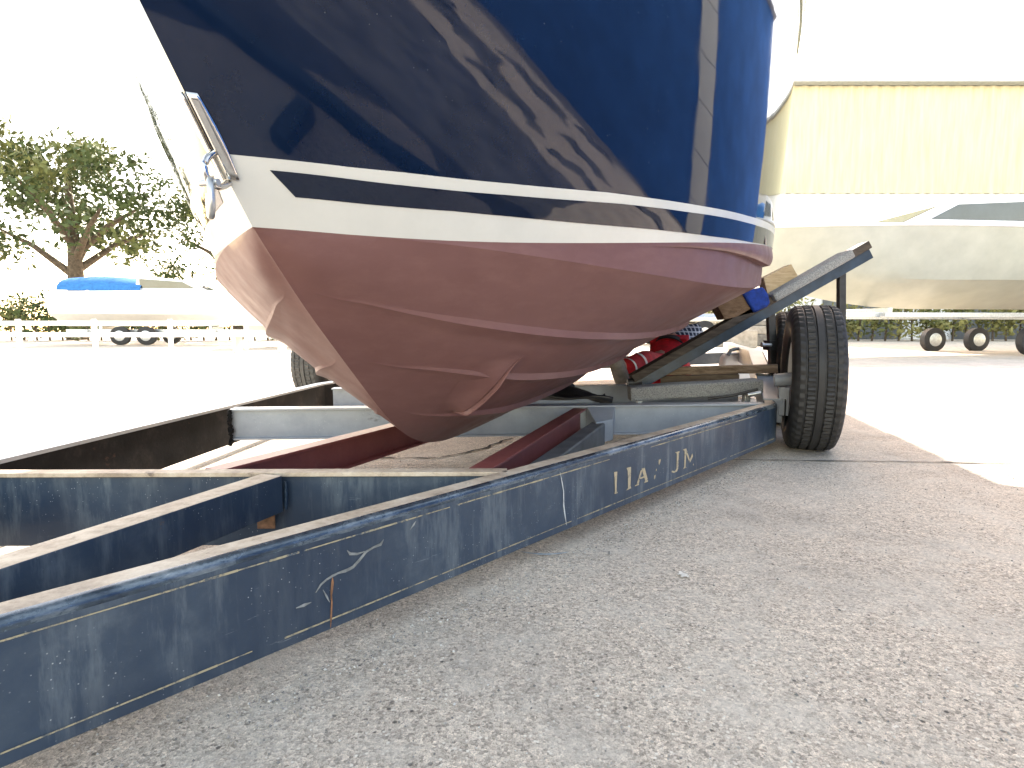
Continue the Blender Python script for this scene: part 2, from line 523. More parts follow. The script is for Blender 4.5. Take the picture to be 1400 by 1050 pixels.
# ------------------------------------------------------------------ ground
def gz(Y): return 0.012 * min(50, max(0.0, Y - 10.0))
gm = MB()
ys = [-300, -60, -10, 0, 5, 10, 12, 16, 20, 30, 45, 60, 120, 900]
xs = [-900, -80, -20, -5, 0, 5, 20, 80, 900]
gm.grid([[(x, y, gz(y)) for x in xs] for y in ys])
tag(gm.build('ground', M['ground'], fix=True), kind='structure')

def ground_strip(name, pts, width, mat, z=0.004, jit=0.3):
    m = MB(); rows = []
    for i, p in enumerate(pts):
        p = Vector((p[0], p[1], 0))
        a = Vector((*pts[max(0, i - 1)][:2], 0)); b = Vector((*pts[min(len(pts) - 1, i + 1)][:2], 0))
        n = (b - a).normalized().cross(Vector((0, 0, 1)))
        w = width * (1 + jit * random.uniform(-1, 1)) * (0.25 if i in (0, len(pts) - 1) else 1)
        rows.append([(p.x - n.x * w / 2, p.y - n.y * w / 2, z), (p.x + n.x * w / 2, p.y + n.y * w / 2, z)])
    m.grid(rows)
    return tag(m.build(name, mat), kind='structure')
def wander(px, step=0.04, amp=0.012):
    pts = [on_z(x, y, 0.0) for x, y in px]
    out = []
    for a, b in zip(pts, pts[1:]):
        n = max(2, int((b - a).length / step))
        for k in range(n):
            q = a.lerp(b, k / n)
            out.append((q.x + random.uniform(-amp, amp), q.y + random.uniform(-amp, amp)))
    out.append((pts[-1].x, pts[-1].y))
    return out
ground_strip('pavement_crack', wander([(440, 632), (500, 627), (580, 627), (640, 620), (668, 611), (694, 601), (702, 600)], 0.05, 0.02), 0.014, M['crack'], jit=0.7)
ground_strip('pavement_joint', wander([(900, 628), (1000, 629), (1094, 630), (1300, 633), (1700, 640)], 0.08, 0.006), 0.014, M['joint'], jit=0.6)
ground_strip('pavement_joint', wander([(960, 482), (1020, 483), (1100, 484), (1400, 488)], 0.5, 0.02), 0.08, M['joint'], z=0.006)

def blot(name, px, py, rx, ry, mat, n=40, label=None):
    c = on_z(px, py, 0.0)
    m = MB()
    k = 26
    for i in range(n):
        a = random.random() * 6.28; r = random.random() ** 1.3
        cx, cy = c.x + math.cos(a) * rx * r, c.y + math.sin(a) * ry * r
        q = random.uniform(0.003, 0.008) * (1.3 - r)
        ring = [(cx + math.cos(t * 6.28 / 7) * q * random.uniform(.6, 1.3), cy + math.sin(t * 6.28 / 7) * q * random.uniform(.6, 1.3), 0.004 + i * 2e-5) for t in range(7)]
        m.add(ring, [tuple(range(7))])
    return tag(m.build(name, mat), kind='structure')
blot('paint_spatter', 934, 787, 0.016, 0.022, M['blot'], 30)
def chalk_mark():
    m = MB(); rows = []
    for i in range(25):
        t = i / 24
        p = on_z(712 + 66 * t, 756 + 3.5 * math.sin(t * 3), 0.0)
        w = 0.012 * math.sin(math.pi * min(1, t * 0.9 + 0.06)) * random.uniform(0.7, 1.2)
        rows.append([(p.x, p.y - w / 2, 0.004), (p.x, p.y + w / 2, 0.004)])
    m.grid(rows)
    tag(m.build('chalk_mark', M['chalk']), kind='structure')
chalk_mark()

# ------------------------------------------------------------------ the motor boat
YAW = R_(16)
AX = np.array([math.sin(YAW), math.cos(YAW)])
AR = np.array([math.cos(YAW), -math.sin(YAW)])
BO = np.array([-0.47057, 1.06696])            # where the paint line meets the stem
def bw(s, t, z):
    return (BO[0] + s * AX[0] + t * AR[0], BO[1] + s * AX[1] + t * AR[1], z)
KP = np.array([(-.064, .872), (0, .791), (.056, .737), (.14, .657), (.23, .581), (.317, .51), (.417, .428), (.492, .372), (.56, .325), (.63, .290), (.723, .262), (.80, .247), (.867, .240), (.95, .235), (1.112, .232), (1.52, .232), (2.2, .238), (3, .28), (8, .55)])
CP = np.array([(0, .791), (.06, .789), (.24, .784), (.33, .774), (.47, .761), (.67, .749), (.85, .743), (1.12, .744), (1.4, .760), (1.7, .79), (2.2, .855), (3, .94), (8, 1.20)])
ZP = np.array([(0, .791), (.06, .790), (.12, .787), (.18, .785), (.24, .787), (.33, .794), (.47, .809), (.58, .821), (.8, .849), (1, .874), (1.27, .904), (1.5, .927), (1.64, .939), (2.3, .995), (8, 1.28)])
STM = np.array([(.791, 0), (.872, -.064), (1.19, -.30), (1.75, -.70), (2.2, -1.0), (2.45, -1.15)])
def smooth_tab(tab, n=900, k=0.05):
    x = np.linspace(tab[0, 0], tab[-1, 0], n)
    # resample denser near the bow, smooth with a window that grows with s
    y = np.interp(x, tab[:, 0], tab[:, 1])
    out = y.copy()
    for i, xi in enumerate(x):
        w = min(k * (1 + 2.0 * max(0, xi)), xi - x[0], x[-1] - xi)
        if w <= 1e-4: continue
        m = np.abs(x - xi) <= w
        out[i] = y[m].mean()
    return np.stack([x, out], 1)
KS = smooth_tab(KP, 1600, 0.035); CS = smooth_tab(CP, 1200, 0.10); ZS = smooth_tab(ZP, 1200, 0.10)
TSC = 0.985
def Tp(s):
    q = np.clip(1 - s / 3.2, 0, 1)
    return TSC * 1.194 * (1 - q ** 3.7)
def kz(s): return np.interp(s, KS[:, 0], KS[:, 1])
def cz(s): return np.interp(s, CS[:, 0], CS[:, 1])
def zp(s): return np.interp(s, ZS[:, 0], ZS[:, 1])
def lipf(s): return sstep(s, .55, 1.5)
def Tc(s): return Tp(s) - .04 * lipf(s)
def belly(s): return -.042 * (1 - sstep(s, .5, 1.5)) * sstep(s, .0, .10)
S1 = np.array([(0, 0), (.105, 0.0), (.117, .10), (.13, .25), (.15, .36), (.19, .44), (.23, .50), (.304, .567), (.375, .625), (.463, .675), (.575, .71), (.688, .727), (.867, .735), (1.351, .72), (3, .70), (8, .70)])
S2 = np.array([(0, 0), (.29, 0), (.31, .06), (.35, .19), (.417, .32), (.5, .41), (.642, .48), (.872, .505), (1.04, .495), (1.6, .46), (3, .44), (8, .44)])
S3 = np.array([(0, 0), (.47, 0), (.50, .05), (.563, .14), (.68, .225), (.855, .262), (1.2, .25), (2, .22), (8, .21)])
def soft(tab, k):
    x = np.concatenate([np.linspace(0, 1.6, 800), np.linspace(1.62, 8, 200)])
    y = np.interp(x, tab[:, 0], tab[:, 1]); o = y.copy()
    for i, xi in enumerate(x):
        w = min(k * (0.35 + xi * 1.6), xi, 8 - xi)
        if w > 1e-4:
            m = np.linspace(-w, w, 41)
            o[i] = np.interp(xi + m, x, y).mean()
    return np.stack([x, o], 1)
S1, S2, S3 = soft(S1, .10), soft(S2, .10), soft(S3, .10)
STARTS = (.105, .29, .47)
L_END = 7.4
def sec(s, f):
    t = Tc(s) * f
    z = kz(s) * (1 - f) + cz(s) * f + belly(s) * 4.5 * f ** 1.5 * (1 - f) * .72
    return t, z
def station(s):
    """list of (t, z) from keel to paint line, with strakes and the rounded lip"""
    ln = math.hypot(Tc(s), cz(s) - kz(s)) + 1e-4
    bp = [(0.0, 0.0)]
    for tab, st in ((S3, STARTS[2]), (S2, STARTS[1]), (S1, STARTS[0])):
        f = float(np.interp(s, tab[:, 0], tab[:, 1]))
        D = 0.017 * float(sstep(s, st, st + .42)) * (1 - 0.25 * float(sstep(s, 1.5, 4)))
        wi = 0.055 / ln * min(1, D / 0.012 + .05)
        wo = 0.0115 / ln * (0.35 + 0.65 * min(1, D / .012))
        bp += [(f - wi, 0.0), (f - wi * .45, D * .48), (f, D), (f + wo, D * .10), (f + wo * 2.4, 0.0)]
    bp.append((1.0, 0.0))
    fs = [b[0] for b in bp]
    for i in range(1, len(fs)):
        fs[i] = max(fs[i], fs[i - 1] + 0.0006)
    if fs[-1] > 1: fs = [x / fs[-1] for x in fs]
    out = []
    def push(f, off):
        t, z = sec(s, f)
        t2, z2 = sec(s, min(1, f + .02)); t1, z1 = sec(s, max(0, f - .02))
        d = math.hypot(t2 - t1, z2 - z1) + 1e-6
        out.append((float(t + off * (z2 - z1) / d), float(z - off * (t2 - t1) / d)))
    nsub = [6, 2, 2, 2, 1, 7, 2, 2, 2, 1, 8, 2, 2, 2, 1, 10]
    for i in range(len(bp) - 1):
        for k in range(nsub[i]):
            u = k / nsub[i]
            push(lerp(fs[i], fs[i + 1], u), lerp(bp[i][1], bp[i + 1][1], u))
    push(1.0, 0.0)
    lp = float(lipf(s)); zc_, zp_ = float(cz(s)), float(zp(s)); tc, tp = float(Tc(s)), float(Tp(s))
    H = max(zp_ - zc_, 0.0005)
    fr = .12 + .33 * float(sstep(s, .7, 1.7))
    zr = zp_ - H * fr
    for k in (1, 2, 3):
        out.append((tc + .004 * lp * k / 3, lerp(zc_, zr, k / 3)))
    out.append((lerp(tc, tp, .45) , zr - .004 * lp))
    out.append((lerp(tc, tp, .85), zr - .001 * lp))
    out.append((tp + .002 * lp, zr + (zp_ - zr) * .22))
    out.append((tp + .005 * lp, zr + (zp_ - zr) * .5))
    out.append((tp, zp_))
    return out
boat = thing('motor_boat', bw(3, 0, .3), 'large navy hulled motor boat with plum bottom paint on the long trailer', 'boat')
def hull_bottom():
    u = np.linspace(0, 1, 240)
    cols = list(0.002 + 2.9 * (0.35 * u + 0.65 * u ** 1.7)) + list(np.linspace(2.95, L_END, 24))
    st = [station(float(s)) for s in cols]
    m = MB()
    for sg in (1, -1):
        rows = [[bw(s, sg * p[0], p[1]) for p in q] for s, q in zip(cols, st)]
        m.grid(rows, 0, flip=(sg < 0))
    # transom part below the paint line
    q = st[-1]
    ring = [bw(L_END, p[0], p[1]) for p in q] + [bw(L_END, -p[0], p[1]) for p in q[::-1]]
    m.add(ring, [tuple(range(len(ring)))])
    o = m.build('hull_bottom', M['bottom'], boat, smooth=24, weld=True)
    me = o.data
    co = np.empty(len(me.vertices) * 3); me.vertices.foreach_get('co', co); co = co.reshape(-1, 3)
    rel = co[:, :2] - BO
    tt = np.abs(rel @ AR) < 1e-4
    ss = rel @ AX
    ed = np.empty(len(me.edges) * 2, dtype=np.int32); me.edges.foreach_get('vertices', ed); ed = ed.reshape(-1, 2)
    at = me.attributes.get('sharp_edge') or me.attributes.new('sharp_edge', 'BOOLEAN', 'EDGE')
    sh = np.zeros(len(me.edges), dtype=bool); at.data.foreach_get('value', sh)
    sh |= tt[ed[:, 0]] & tt[ed[:, 1]] & (ss[ed[:, 0]] < .66)
    at.data.foreach_set('value', sh)
    return o
hull_bottom()

W3 = np.array([(0, .0640), (.138, .0651), (.2, .0672), (.363, .0688), (.565, .0684), (.75, .0638), (.891, .0601), (1.188, .0538), (1.341, .0526), (8, .03)])
W2 = np.array([(.048, .0538), (.15, .0540), (.355, .0556), (.585, .0547), (.73, .0513), (.801, .0490), (.926, .0463), (1.171, .0401), (1.333, .0375), (8, .018)])
W1 = np.array([(.06, .0313), (.14, .0318), (.258, .0330), (.343, .0313), (.483, .0263), (.675, .02), (.913, .0105), (1.113, .005), (1.226, .0023), (1.6, .0015), (8, .0015)])
def tabf(t, a): return float(np.interp(a, t[:, 0], t[:, 1]))
def side(a, w, off=0.0):
    z0 = .791 + 1.659 * w
    s0 = np.interp(z0, STM[:, 0], STM[:, 1])
    s = s0 + a
    k = w / .8
    Tm = TSC * (1.194 + .132 * k); L = 3.2 + 1.0 * k; p = 3.7 - 1.4 * k
    q = np.clip(1 - a / L, 0, 1)
    t = Tm * (1 - q ** p)
    z = z0 + (1 - w) * (zp(np.maximum(s, 0)) - .791)
    fade = sstep(a, .15, .9)
    t = t + fade * (0.014 * sstep(w, .60, .615) - .006 * (w - .6) * (w > .6))
    return float(s), float(t + off), float(z)
def hull_side():
    u = np.linspace(0, 1, 220)
    cols = list(0.0 + 4.2 * (0.3 * u + 0.7 * u ** 1.8)) + list(np.linspace(4.4, L_END, 16))
    NW = 7
    wrow = [None] * (NW + 1) + list(np.linspace(.075, .595, 34)) + [.600, .605, .610, .615, .62] + list(np.linspace(.64, 1, 16))
    m = MB()
    for sg in (1, -1):
        rows = []
        for r, w in enumerate(wrow):
            row = []
            for a in cols:
                w3 = tabf(W3, a)
                ww = w3 * r / NW if w is None else max(w, w3 + .0005 * (r - NW))
                s, t, z = side(a, ww)
                if a == cols[-1]: s = L_END
                row.append(bw(min(s, L_END), sg * t, z))
            rows.append(row)
        m.grid(rows[:NW + 1], 1, flip=(sg > 0))
        m.grid(rows[NW:], 0, flip=(sg > 0))
        if sg > 0: last_p = [r[-1] for r in rows]; top_p = rows[-1]
        else: last_s = [r[-1] for r in rows]; top_s = rows[-1]
    b = m.add(last_p + last_s[::-1], [tuple(range(2 * len(last_p)))], 0)
    o = m.build('hull_side', [M['navy'], M['white_gel']], boat, smooth=40, weld=True)
    d = MB()
    mid = [((Vector(p) + Vector(q)) / 2 + Vector((0, 0, .06))) for p, q in zip(top_p, top_s)]
    d.grid([top_p, mid, top_s], 0)
    d.build('deck', M['white_paint'], boat, smooth=40)
    return top_p, top_s
TOP_P, TOP_S = hull_side()
def superstructure():
    def ring(s0, s1, hw, z):
        return [Vector(bw(s0, 0, z)), Vector(bw(s0 + .35, hw, z)), Vector(bw(s1, hw, z)), Vector(bw(s1, -hw, z)), Vector(bw(s0 + .35, -hw, z))]
    a, b, c = ring(1.3, 6.4, 1.02, 2.46), ring(2.3, 6.3, .88, 3.55), ring(2.5, 6.0, .80, 3.9)
    m = MB()
    m.add(a + b, [tuple(range(5))[::-1], tuple(range(5, 10))] + [(i, (i + 1) % 5, 5 + (i + 1) % 5, 5 + i) for i in range(5)])
    m.build('cabin', M['white_gel'], boat, bevel=.04)
    m = MB()
    m.add([p + V((0, 0, .003)) for p in b] + c, [tuple(range(5))[::-1], tuple(range(5, 10))] + [(i, (i + 1) % 5, 5 + (i + 1) % 5, 5 + i) for i in range(5)])
    m.build('flybridge', M['white_gel'], boat, bevel=.04)
    for i in range(5):
        if i == 2: continue
        p, q, r, t = a[i], a[(i + 1) % 5], b[(i + 1) % 5], b[i]
        n = (q - p).cross(t - p).normalized()
        ce = (p + q + r + t) / 4
        if n.dot(ce - Vector(bw(4, 0, 3))) < 0: n = -n
        def at(u, v): return p.lerp(q, u).lerp(t.lerp(r, u), v) + n * .004
        m = MB(); m.prism([at(.08, .35), at(.92, .35), at(.92, .85), at(.08, .85)], n * .01)
        m.build('cabin_window', M['glass'], boat)
superstructure()
def boot_stripe():
    for sg in (1, -1):
        m = MB(); rows = []
        n = 130
        for i in range(n):
            u = i / (n - 1)
            cols = []
            for k in range(5):
                v = k / 4
                a0 = lerp(.060, .046, v)
                a = a0 + (5.6 - a0) * u ** 1.9
                w = lerp(tabf(W1, a), tabf(W2, a), v)
                s, t, z = side(a, w, .0016)
                cols.append(bw(s - .0004, sg * t, z))
            rows.append(cols)
        m.grid(rows, 0, flip=(sg < 0))
        m.build('waterline_stripe', M['stripe'], boat, smooth=40, fix=False)
boot_stripe()
def moulding():
    for sg in (1, -1):
        pts = []
        for a in np.linspace(.5, 6.2, 120):
            s, t, z = side(float(a), .705)
            pts.append(Vector(bw(s, sg * (t + .002), z)))
        m = MB(); m.tube(pts, [.004 + .005 * min(1, i / 20) for i in range(len(pts))], 10)
        m.build('side_moulding', M['chrome'], boat, smooth=60)
        pts = [Vector(p) + Vector((0, 0, -.01)) for p in (TOP_P if sg > 0 else TOP_S)[::3]]
        m = MB(); m.tube(pts, .022, 10)
        m.build('rub_rail', M['chrome'], boat, smooth=60)
moulding()
def bow_eye():
    e = MB()
    # stainless stem plate, bent over the stem, and the bolt
    n = 12
    for sg in (1, -1):
        rows = []
        for i in range(n):
            u = i / (n - 1)
            w = lerp(.043, .110, u)
            rows.append([bw(*[(x if j != 1 else sg * x) for j, x in enumerate(side(a, w, .003))]) for a in (0.0, .003, .007, .010 + .003 * math.sin(math.pi * u))])
        e.grid(rows, 0, flip=(sg < 0))
    pl = e.build('stem_plate', M['chrome'], boat, smooth=40, fix=False)
    md = pl.modifiers.new('solid', 'SOLIDIFY'); md.thickness = .004; md.offset = 1
    s, t, z = side(0, .052)
    c = Vector(bw(s, 0, z))
    fwd = -Vector((AX[0], AX[1], 0))
    dn = (Vector(bw(0, 0, .79)) - Vector(bw(-.3, 0, 1.19))).normalized()
    nrm = fwd * 0.8 + Vector((0, 0, -.55))
    nrm = (nrm - dn * nrm.dot(dn)).normalized()
    pts = []
    for i in range(15):
        a = math.pi * i / 14
        pts.append(c + dn * (-.026 * math.cos(a)) + nrm * (.042 * math.sin(a) ** .7))
    m = MB(); m.tube(pts, .0058, 12)
    m.build('bow_eye', M['chrome'], boat, smooth=60)
    # shackle hanging from the eye
    sh = c + nrm * .036 + Vector((0, 0, -.010))
    m = MB(); pts = []
    sx = Vector((AR[0], AR[1], 0))
    for i in range(23):
        a = -0.35 + (2 * math.pi - 0.3) * i / 22 * .9
        pts.append(sh + (sx * .6 + fwd * .5) .normalized()* .016 * math.sin(a) + Vector((0, 0, -.024 + .030 * math.cos(a))))
    m.tube(pts, .0058, 12)
    m.tube([sh - sx * .018, sh + sx * .018], .0055, 12)
    m.build('shackle', M['zinc'], boat, smooth=60)
bow_eye()
def thruster_scoop():
    # raised scoop on the hull: hollow ramp that rises aft to a thin overhanging lip
    prof = [(-1.0, .0002), (-.85, .0008), (-.65, .0035), (-.45, .0085), (-.28, .0145), (-.14, .022), (-.05, .0250), (.0, .014), (-.02, .036), (.01, .041), (.05, .038), (.16, .016), (.40, .004), (1.0, .0006)]
    for sg in (1,):
        m = MB(); rows = []
        n = 48
        for i in range(n):
            u = i / (n - 1)
            f = lerp(.190, .575, u)
            s = .628 - .036 * u + .012 * math.sin(2 * math.pi * u)
            env = .82 * float(sstep(u, 0, .16) * (1 - sstep(u, .58, 1.0)))
            width = .10 * (.30 + .70 * math.sin(math.pi * min(1, .12 + .88 * u)))
            row = []
            for q, h in prof:
                ss_ = s + q * width * (1 if q < 0 else .6)
                t, z = sec(ss_, f); t2, z2 = sec(ss_, f + .02)
                d = math.hypot(t2 - t, z2 - z)
                ta, za = sec(ss_ - .02, f); tb, zb = sec(ss_ + .02, f)
                e1 = Vector((0, (t2 - t), (z2 - z))).normalized()
                e2 = Vector((.04, tb - ta, zb - za)).normalized()
                nn = e1.cross(e2)
                if nn.z > 0: nn = -nn
                k = h * env + .0008
                row.append(bw(ss_ + nn.x * k, sg * (t + nn.y * k), z + nn.z * k))
            rows.append(row)
        m.grid(rows, 0, flip=(sg < 0))
        m.build('thruster_scoop', M['bottom'], boat, smooth=38, fix=False)
thruster_scoop()

# ------------------------------------------------------------------ the trailer
ZT, ZB = 0.25, 0.06
trailer = thing('boat_trailer', (0, 2.9, 0), 'long low boat trailer with worn navy side beams and red and grey members', 'trailer')
def chan(h, w, t=.008, r=.014, mats_=(0, 1, 2)):
    """channel with the web outside (side 0) and flanges turned inwards, rounded top nose; mats: web, nose, top"""
    W, N, T = mats_
    p = [(0, 0, W), (0, h - r * 1.2, N)]
    for k in range(1, 6):
        a = math.pi / 2 * k / 5
        p.append((-r + r * math.cos(a) + .002 * math.sin(2 * a), h - r * 1.2 + r * 1.2 * math.sin(a), N if k < 5 else T))
    p += [(-w, h, 0), (-w, h - t * 1.2, 0), (-t, h - t * 1.2, 0), (-t, t * 1.2, 0), (-w, t * 1.2, 0), (-w, 0, 0)]
    return p
NB0 = Vector((-.457, .872, ZB)); NB1 = Vector((1.325, 2.852, ZB))
NBD = (NB1 - NB0).normalized(); NBN = NBD.cross(Vector((0, 0, 1)))
def near_beam():
    d2 = Vector((math.sin(R_(20)), math.cos(R_(20)), 0))
    path = [NB0 - NBD * .70, NB0 - NBD * .2, NB0 + NBD * .6, NB0 + NBD * 1.4, NB0 + NBD * 2.1, NB1 - NBD * .05]
    r = .05
    for k in range(1, 6):
        u = k / 6
        d = NBD.lerp(d2, u).normalized()
        path.append(path[-1] + d * .018)
    path.append(path[-1] + d2 * .10)
    m = MB(); m.sweep(chan(ZT - ZB, .058, .008, .015), path)
    return m.build('side_beam', [M['blue'], M['edge'], M['dust']], trailer, bevel=.0015, smooth=35), path[-1]
nb, CORNER = near_beam()
def on_web(px, py, out=.0012):
    return on_plane(px, py, NB0, NBN) + NBN * out
def decal(name, polys, mat, out=.0012, crop=None, label=None):
    m = MB()
    for i, poly in enumerate(polys):
        ring = []
        for q in poly:
            x, y = q if crop is None else (crop[0] + q[0] / crop[2], crop[1] + q[1] / crop[2])
            ring.append(on_web(x, y, out + i * 4e-5))
        m.add(ring, [tuple(range(len(ring)))])
    o = m.build(name, mat, nb, fix=False)
    if label: o['label'] = label
    return o
CR = (820, 580, 5.385)
letters = [
    [[(103, 352), (127, 348), (124, 400), (121, 485), (130, 506), (106, 513), (110, 490), (107, 400)]],
    [[(195, 322), (228, 313), (226, 400), (224, 452), (229, 470), (192, 488), (206, 468), (205, 400), (203, 342)]],
    [[(299, 340), (312, 334), (284, 440), (268, 446)], [(306, 326), (328, 320), (350, 404), (334, 420), (328, 405)], [(286, 397), (322, 381), (324, 392), (283, 409)],
     [(254, 457), (259, 448), (287, 437), (286, 446)], [(324, 432), (326, 421), (353, 409), (352, 422)]],
    [[(432, 262), (447, 257), (443, 285), (434, 301), (431, 290)], [(398, 378), (410, 371), (408, 398), (397, 406)], [(412, 330), (418, 326), (414, 345), (410, 345)]],
    [[(553, 207), (586, 197), (585, 208), (579, 213), (577, 325), (566, 348), (541, 358), (526, 351), (530, 341), (552, 346), (563, 325), (565, 216)]],
    [[(608, 187), (633, 178), (636, 190), (629, 312), (637, 318), (611, 329), (620, 312), (622, 196)], [(622, 182), (635, 178), (663, 268), (660, 287)], [(660, 287), (656, 270), (679, 214), (684, 235)], [(684, 292), (690, 289), (688, 304), (683, 305)]],
]
for k, L in enumerate(letters):
    decal('worn_letter', L, M['letter'], .0012, CR)
def stripe_poly(pts, w0, w1):
    a = [(x, y - w0 / 2) for x, y in pts]; b = [(x, y + w1 / 2) for x, y in pts]
    return a + b[::-1]
def strip_along(z, a, b, h):
    """painted line on the web at height z above the beam's bottom, between distances a and b from NB0"""
    n = max(2, int((b - a) / .05))
    polys = []
    for i in range(n):
        t0, t1 = lerp(a, b, i / n), lerp(a, b, (i + 1) / n)
        h0 = h * random.uniform(.55, 1.15)
        q = [NB0 + NBD * t0 + Vector((0, 0, z - h0 / 2)), NB0 + NBD * t1 + Vector((0, 0, z - h0 / 2)), NB0 + NBD * t1 + Vector((0, 0, z + h0 / 2)), NB0 + NBD * t0 + Vector((0, 0, z + h0 / 2))]
        polys.append([p + NBN * (.0012 + .00001 * (i % 3)) for p in q])
    m = MB()
    for p in polys: m.add(p, [(0, 1, 2, 3)])
    m.build('pinstripe', M['gold'], nb, fix=False)
for a, b in ((-.65, .132), (.140, .48), (.50, 1.12), (1.37, 2.36)):
    strip_along(.162, a, b, .0036)
for a, b in ((-.5, .045), (.10, .93), (.955, 2.02), (2.06, 2.62)):
    strip_along(.0195, a, b, .0032)
def curve_decal(name, px, w, mat):
    pts = [on_web(x, y, .0016) for x, y in px]
    m = MB(); rows = []
    for i, p in enumerate(pts):
        d = (pts[min(i + 1, len(pts) - 1)] - pts[max(0, i - 1)]).normalized()
        n = d.cross(NBN)
        ww = w * (.25 if i in (0, len(pts) - 1) else random.uniform(.7, 1.2))
        rows.append([p - n * ww / 2, p + n * ww / 2])
    m.grid(rows)
    m.build(name, mat, nb, fix=False)
curve_decal('scratch', [(765, 645), (768, 660), (770, 672), (770, 690), (772, 705), (774, 718)], .0045, M['scratch_white'])
curve_decal('scratch', [(524, 737), (520, 744), (510, 748), (500, 754), (491, 765), (482, 775), (472, 780), (462, 783), (454, 787), (446, 792), (438, 799), (431, 810)], .0055, M['scratch'])
curve_decal('scratch', [(474, 752), (478, 757), (488, 757), (500, 753)], .0045, M['scratch'])
curve_decal('scratch', [(404, 831), (415, 827), (425, 823)], .005, M['scratch'])
curve_decal('scratch', [(441, 806), (446, 815), (450, 823)], .004, M['scratch'])
curve_decal('scratch', [(560, 724), (565, 717), (568, 712)], .004, M['scratch'])
curve_decal('rust_streak', [(454, 789), (454, 796), (453, 806), (452, 820)], .006, M['rust'])
curve_decal('rust_streak', [(453, 806), (453, 825), (452, 845), (451.5, 858)], .003, M['rust'])
curve_decal('scratch', [(950, 617), (951, 630), (951.5, 646)], .004, M['scratch'])

def boxbeam(name, a, b, w, h, mat, parent=trailer, bevel=.003, ends=None):
    """rectangular tube whose top centre runs a->b"""
    m = MB()
    m.sweep([(-w / 2, -h), (w / 2, -h), (w / 2, 0), (-w / 2, 0)], [a, b])
    return m.build(name, mat, parent, bevel=bevel)
def ibeam(name, a, b, w, h, mat, tf=.008, tw=.007, parent=trailer):
    m = MB()
    p = [(-w / 2, -h), (w / 2, -h), (w / 2, -h + tf), (tw / 2, -h + tf), (tw / 2, -tf), (w / 2, -tf), (w / 2, 0), (-w / 2, 0), (-w / 2, -tf), (-tw / 2, -tf), (-tw / 2, -h + tf), (-w / 2, -h + tf)]
    m.sweep(p, [a, b])
    return m.build(name, mat, parent, bevel=.0012)
V = Vector
# far side beam with its sunlit top flange, then the side rail behind it
m = MB()
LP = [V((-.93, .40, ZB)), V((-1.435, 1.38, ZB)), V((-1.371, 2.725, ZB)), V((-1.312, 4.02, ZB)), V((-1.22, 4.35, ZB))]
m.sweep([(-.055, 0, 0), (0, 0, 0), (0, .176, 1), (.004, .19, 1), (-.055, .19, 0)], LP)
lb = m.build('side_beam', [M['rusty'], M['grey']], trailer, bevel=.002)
boxbeam('side_rail', V((-1.235, 4.36, ZT)), V((-.72, 5.9, .42)), .08, .15, M['black_steel'])
boxbeam('side_rail', V((-.72, 5.9, .42)), V((.05, 8.6, .42)), .08, .15, M['black_steel'])
# first cross beam (navy) and the tongue tube
m = MB()
c1a, c1b = V((-1.40, 1.428, ZT)), V((-.012, 1.445, ZT))
m.sweep([(0, -.19, 0), (.006, -.19, 0), (.006, -.012, 0), (.013, -.011, 1), (.013, 0, 1), (-.028, 0, 0), (-.028, -.01, 0), (0, -.01, 0)], [c1a, c1b])
m.build('cross_beam', [M['blue'], M['dust']], trailer, bevel=.0015)
m = MB()
m.sweep([(-.034, -.092, 0), (.034, -.092, 0), (.034, -.012, 0), (.028, 0, 1), (-.034, 0, 0)], [V((-.600, 1.410, ZT - .001)), V((-.93, .46, ZT - .001))])
m.build('tongue', [M['blue'], M['dust']], trailer, bevel=.002)
m = MB()
m.tube([V((-.955, .44, .20)), V((-1.03, .26, .20)), V((-1.06, .19, .20))], [.035, .035, .03], 16)
m.tube([V((-1.06, .2, .23)), V((-1.085, .13, .23)), V((-1.10, .09, .215))], [.038, .045, .032], 16)
m.build('coupler', M['zinc'], trailer, smooth=50)
# rust stain plate where the tongue is welded
m = MB()
for (px, py, w) in ((364, 712, .03),):
    p = on_y(px, py, 1.418)
    m.box(p, (.045, .004, .04))
m.build('weld_patch', M['rust'], trailer, bevel=.001)
def bead(name, pts, r, mat):
    m = MB(); path = []; rad = []
    for a, b in zip(pts, pts[1:]):
        k = max(2, int((b - a).length / .006))
        for j in range(k):
            path.append(a.lerp(b, j / k) + V((random.uniform(-.001, .001), random.uniform(-.001, .001), random.uniform(-.001, .001)))); rad.append(r * random.uniform(.75, 1.2))
    m.tube(path, rad, 7)
    return m.build(name, mat, trailer, smooth=60)
bead('weld_seam', [V((-.628, 1.404, .158)), V((-.628, 1.404, .238))], .006, M['rusty'])
bead('weld_seam', [V((-.566, 1.414, .160)), V((-.566, 1.414, .236))], .005, M['navy_steel'])
# red I-beams (keel runners)
ibeam('runner', V((-.775, 1.47, ZT - .002)), V((-.26, 2.66, ZT - .002)), .058, .105, M['red'])
ibeam('runner', V((-.0845, 1.475, ZT - .002)), V((.318, 2.685, ZT - .002)), .060, .105, M['red'])
# grey cross beam 2
m = MB()
x2a, x2b = V((-1.305, 2.665, ZT)), V((1.262, 2.872, ZT))
m.sweep([(.012, -.145), (.034, -.145), (.034, -.137), (.016, -.134), (.016, -.011), (.034, -.009), (.034, 0), (-.05, 0), (-.05, -.01), (.005, -.01), (.005, -.137), (-.02, -.137), (-.02, -.145)], [x2a, x2b])
m.build('cross_beam', M['grey'], trailer, bevel=.0015)
# weld seam on the left end of the grey cross beam
m = MB()
for i in range(18):
    t = i / 17
    m.tube([V((-1.300 + random.uniform(-.006, .006), 2.625 + random.uniform(-.004, .004), ZT - .005 - .15 * t)), V((-1.292, 2.632, ZT - .012 - .15 * t))], random.uniform(.006, .013), 7)
m.build('weld_seam', M['rusty'], trailer, smooth=60)
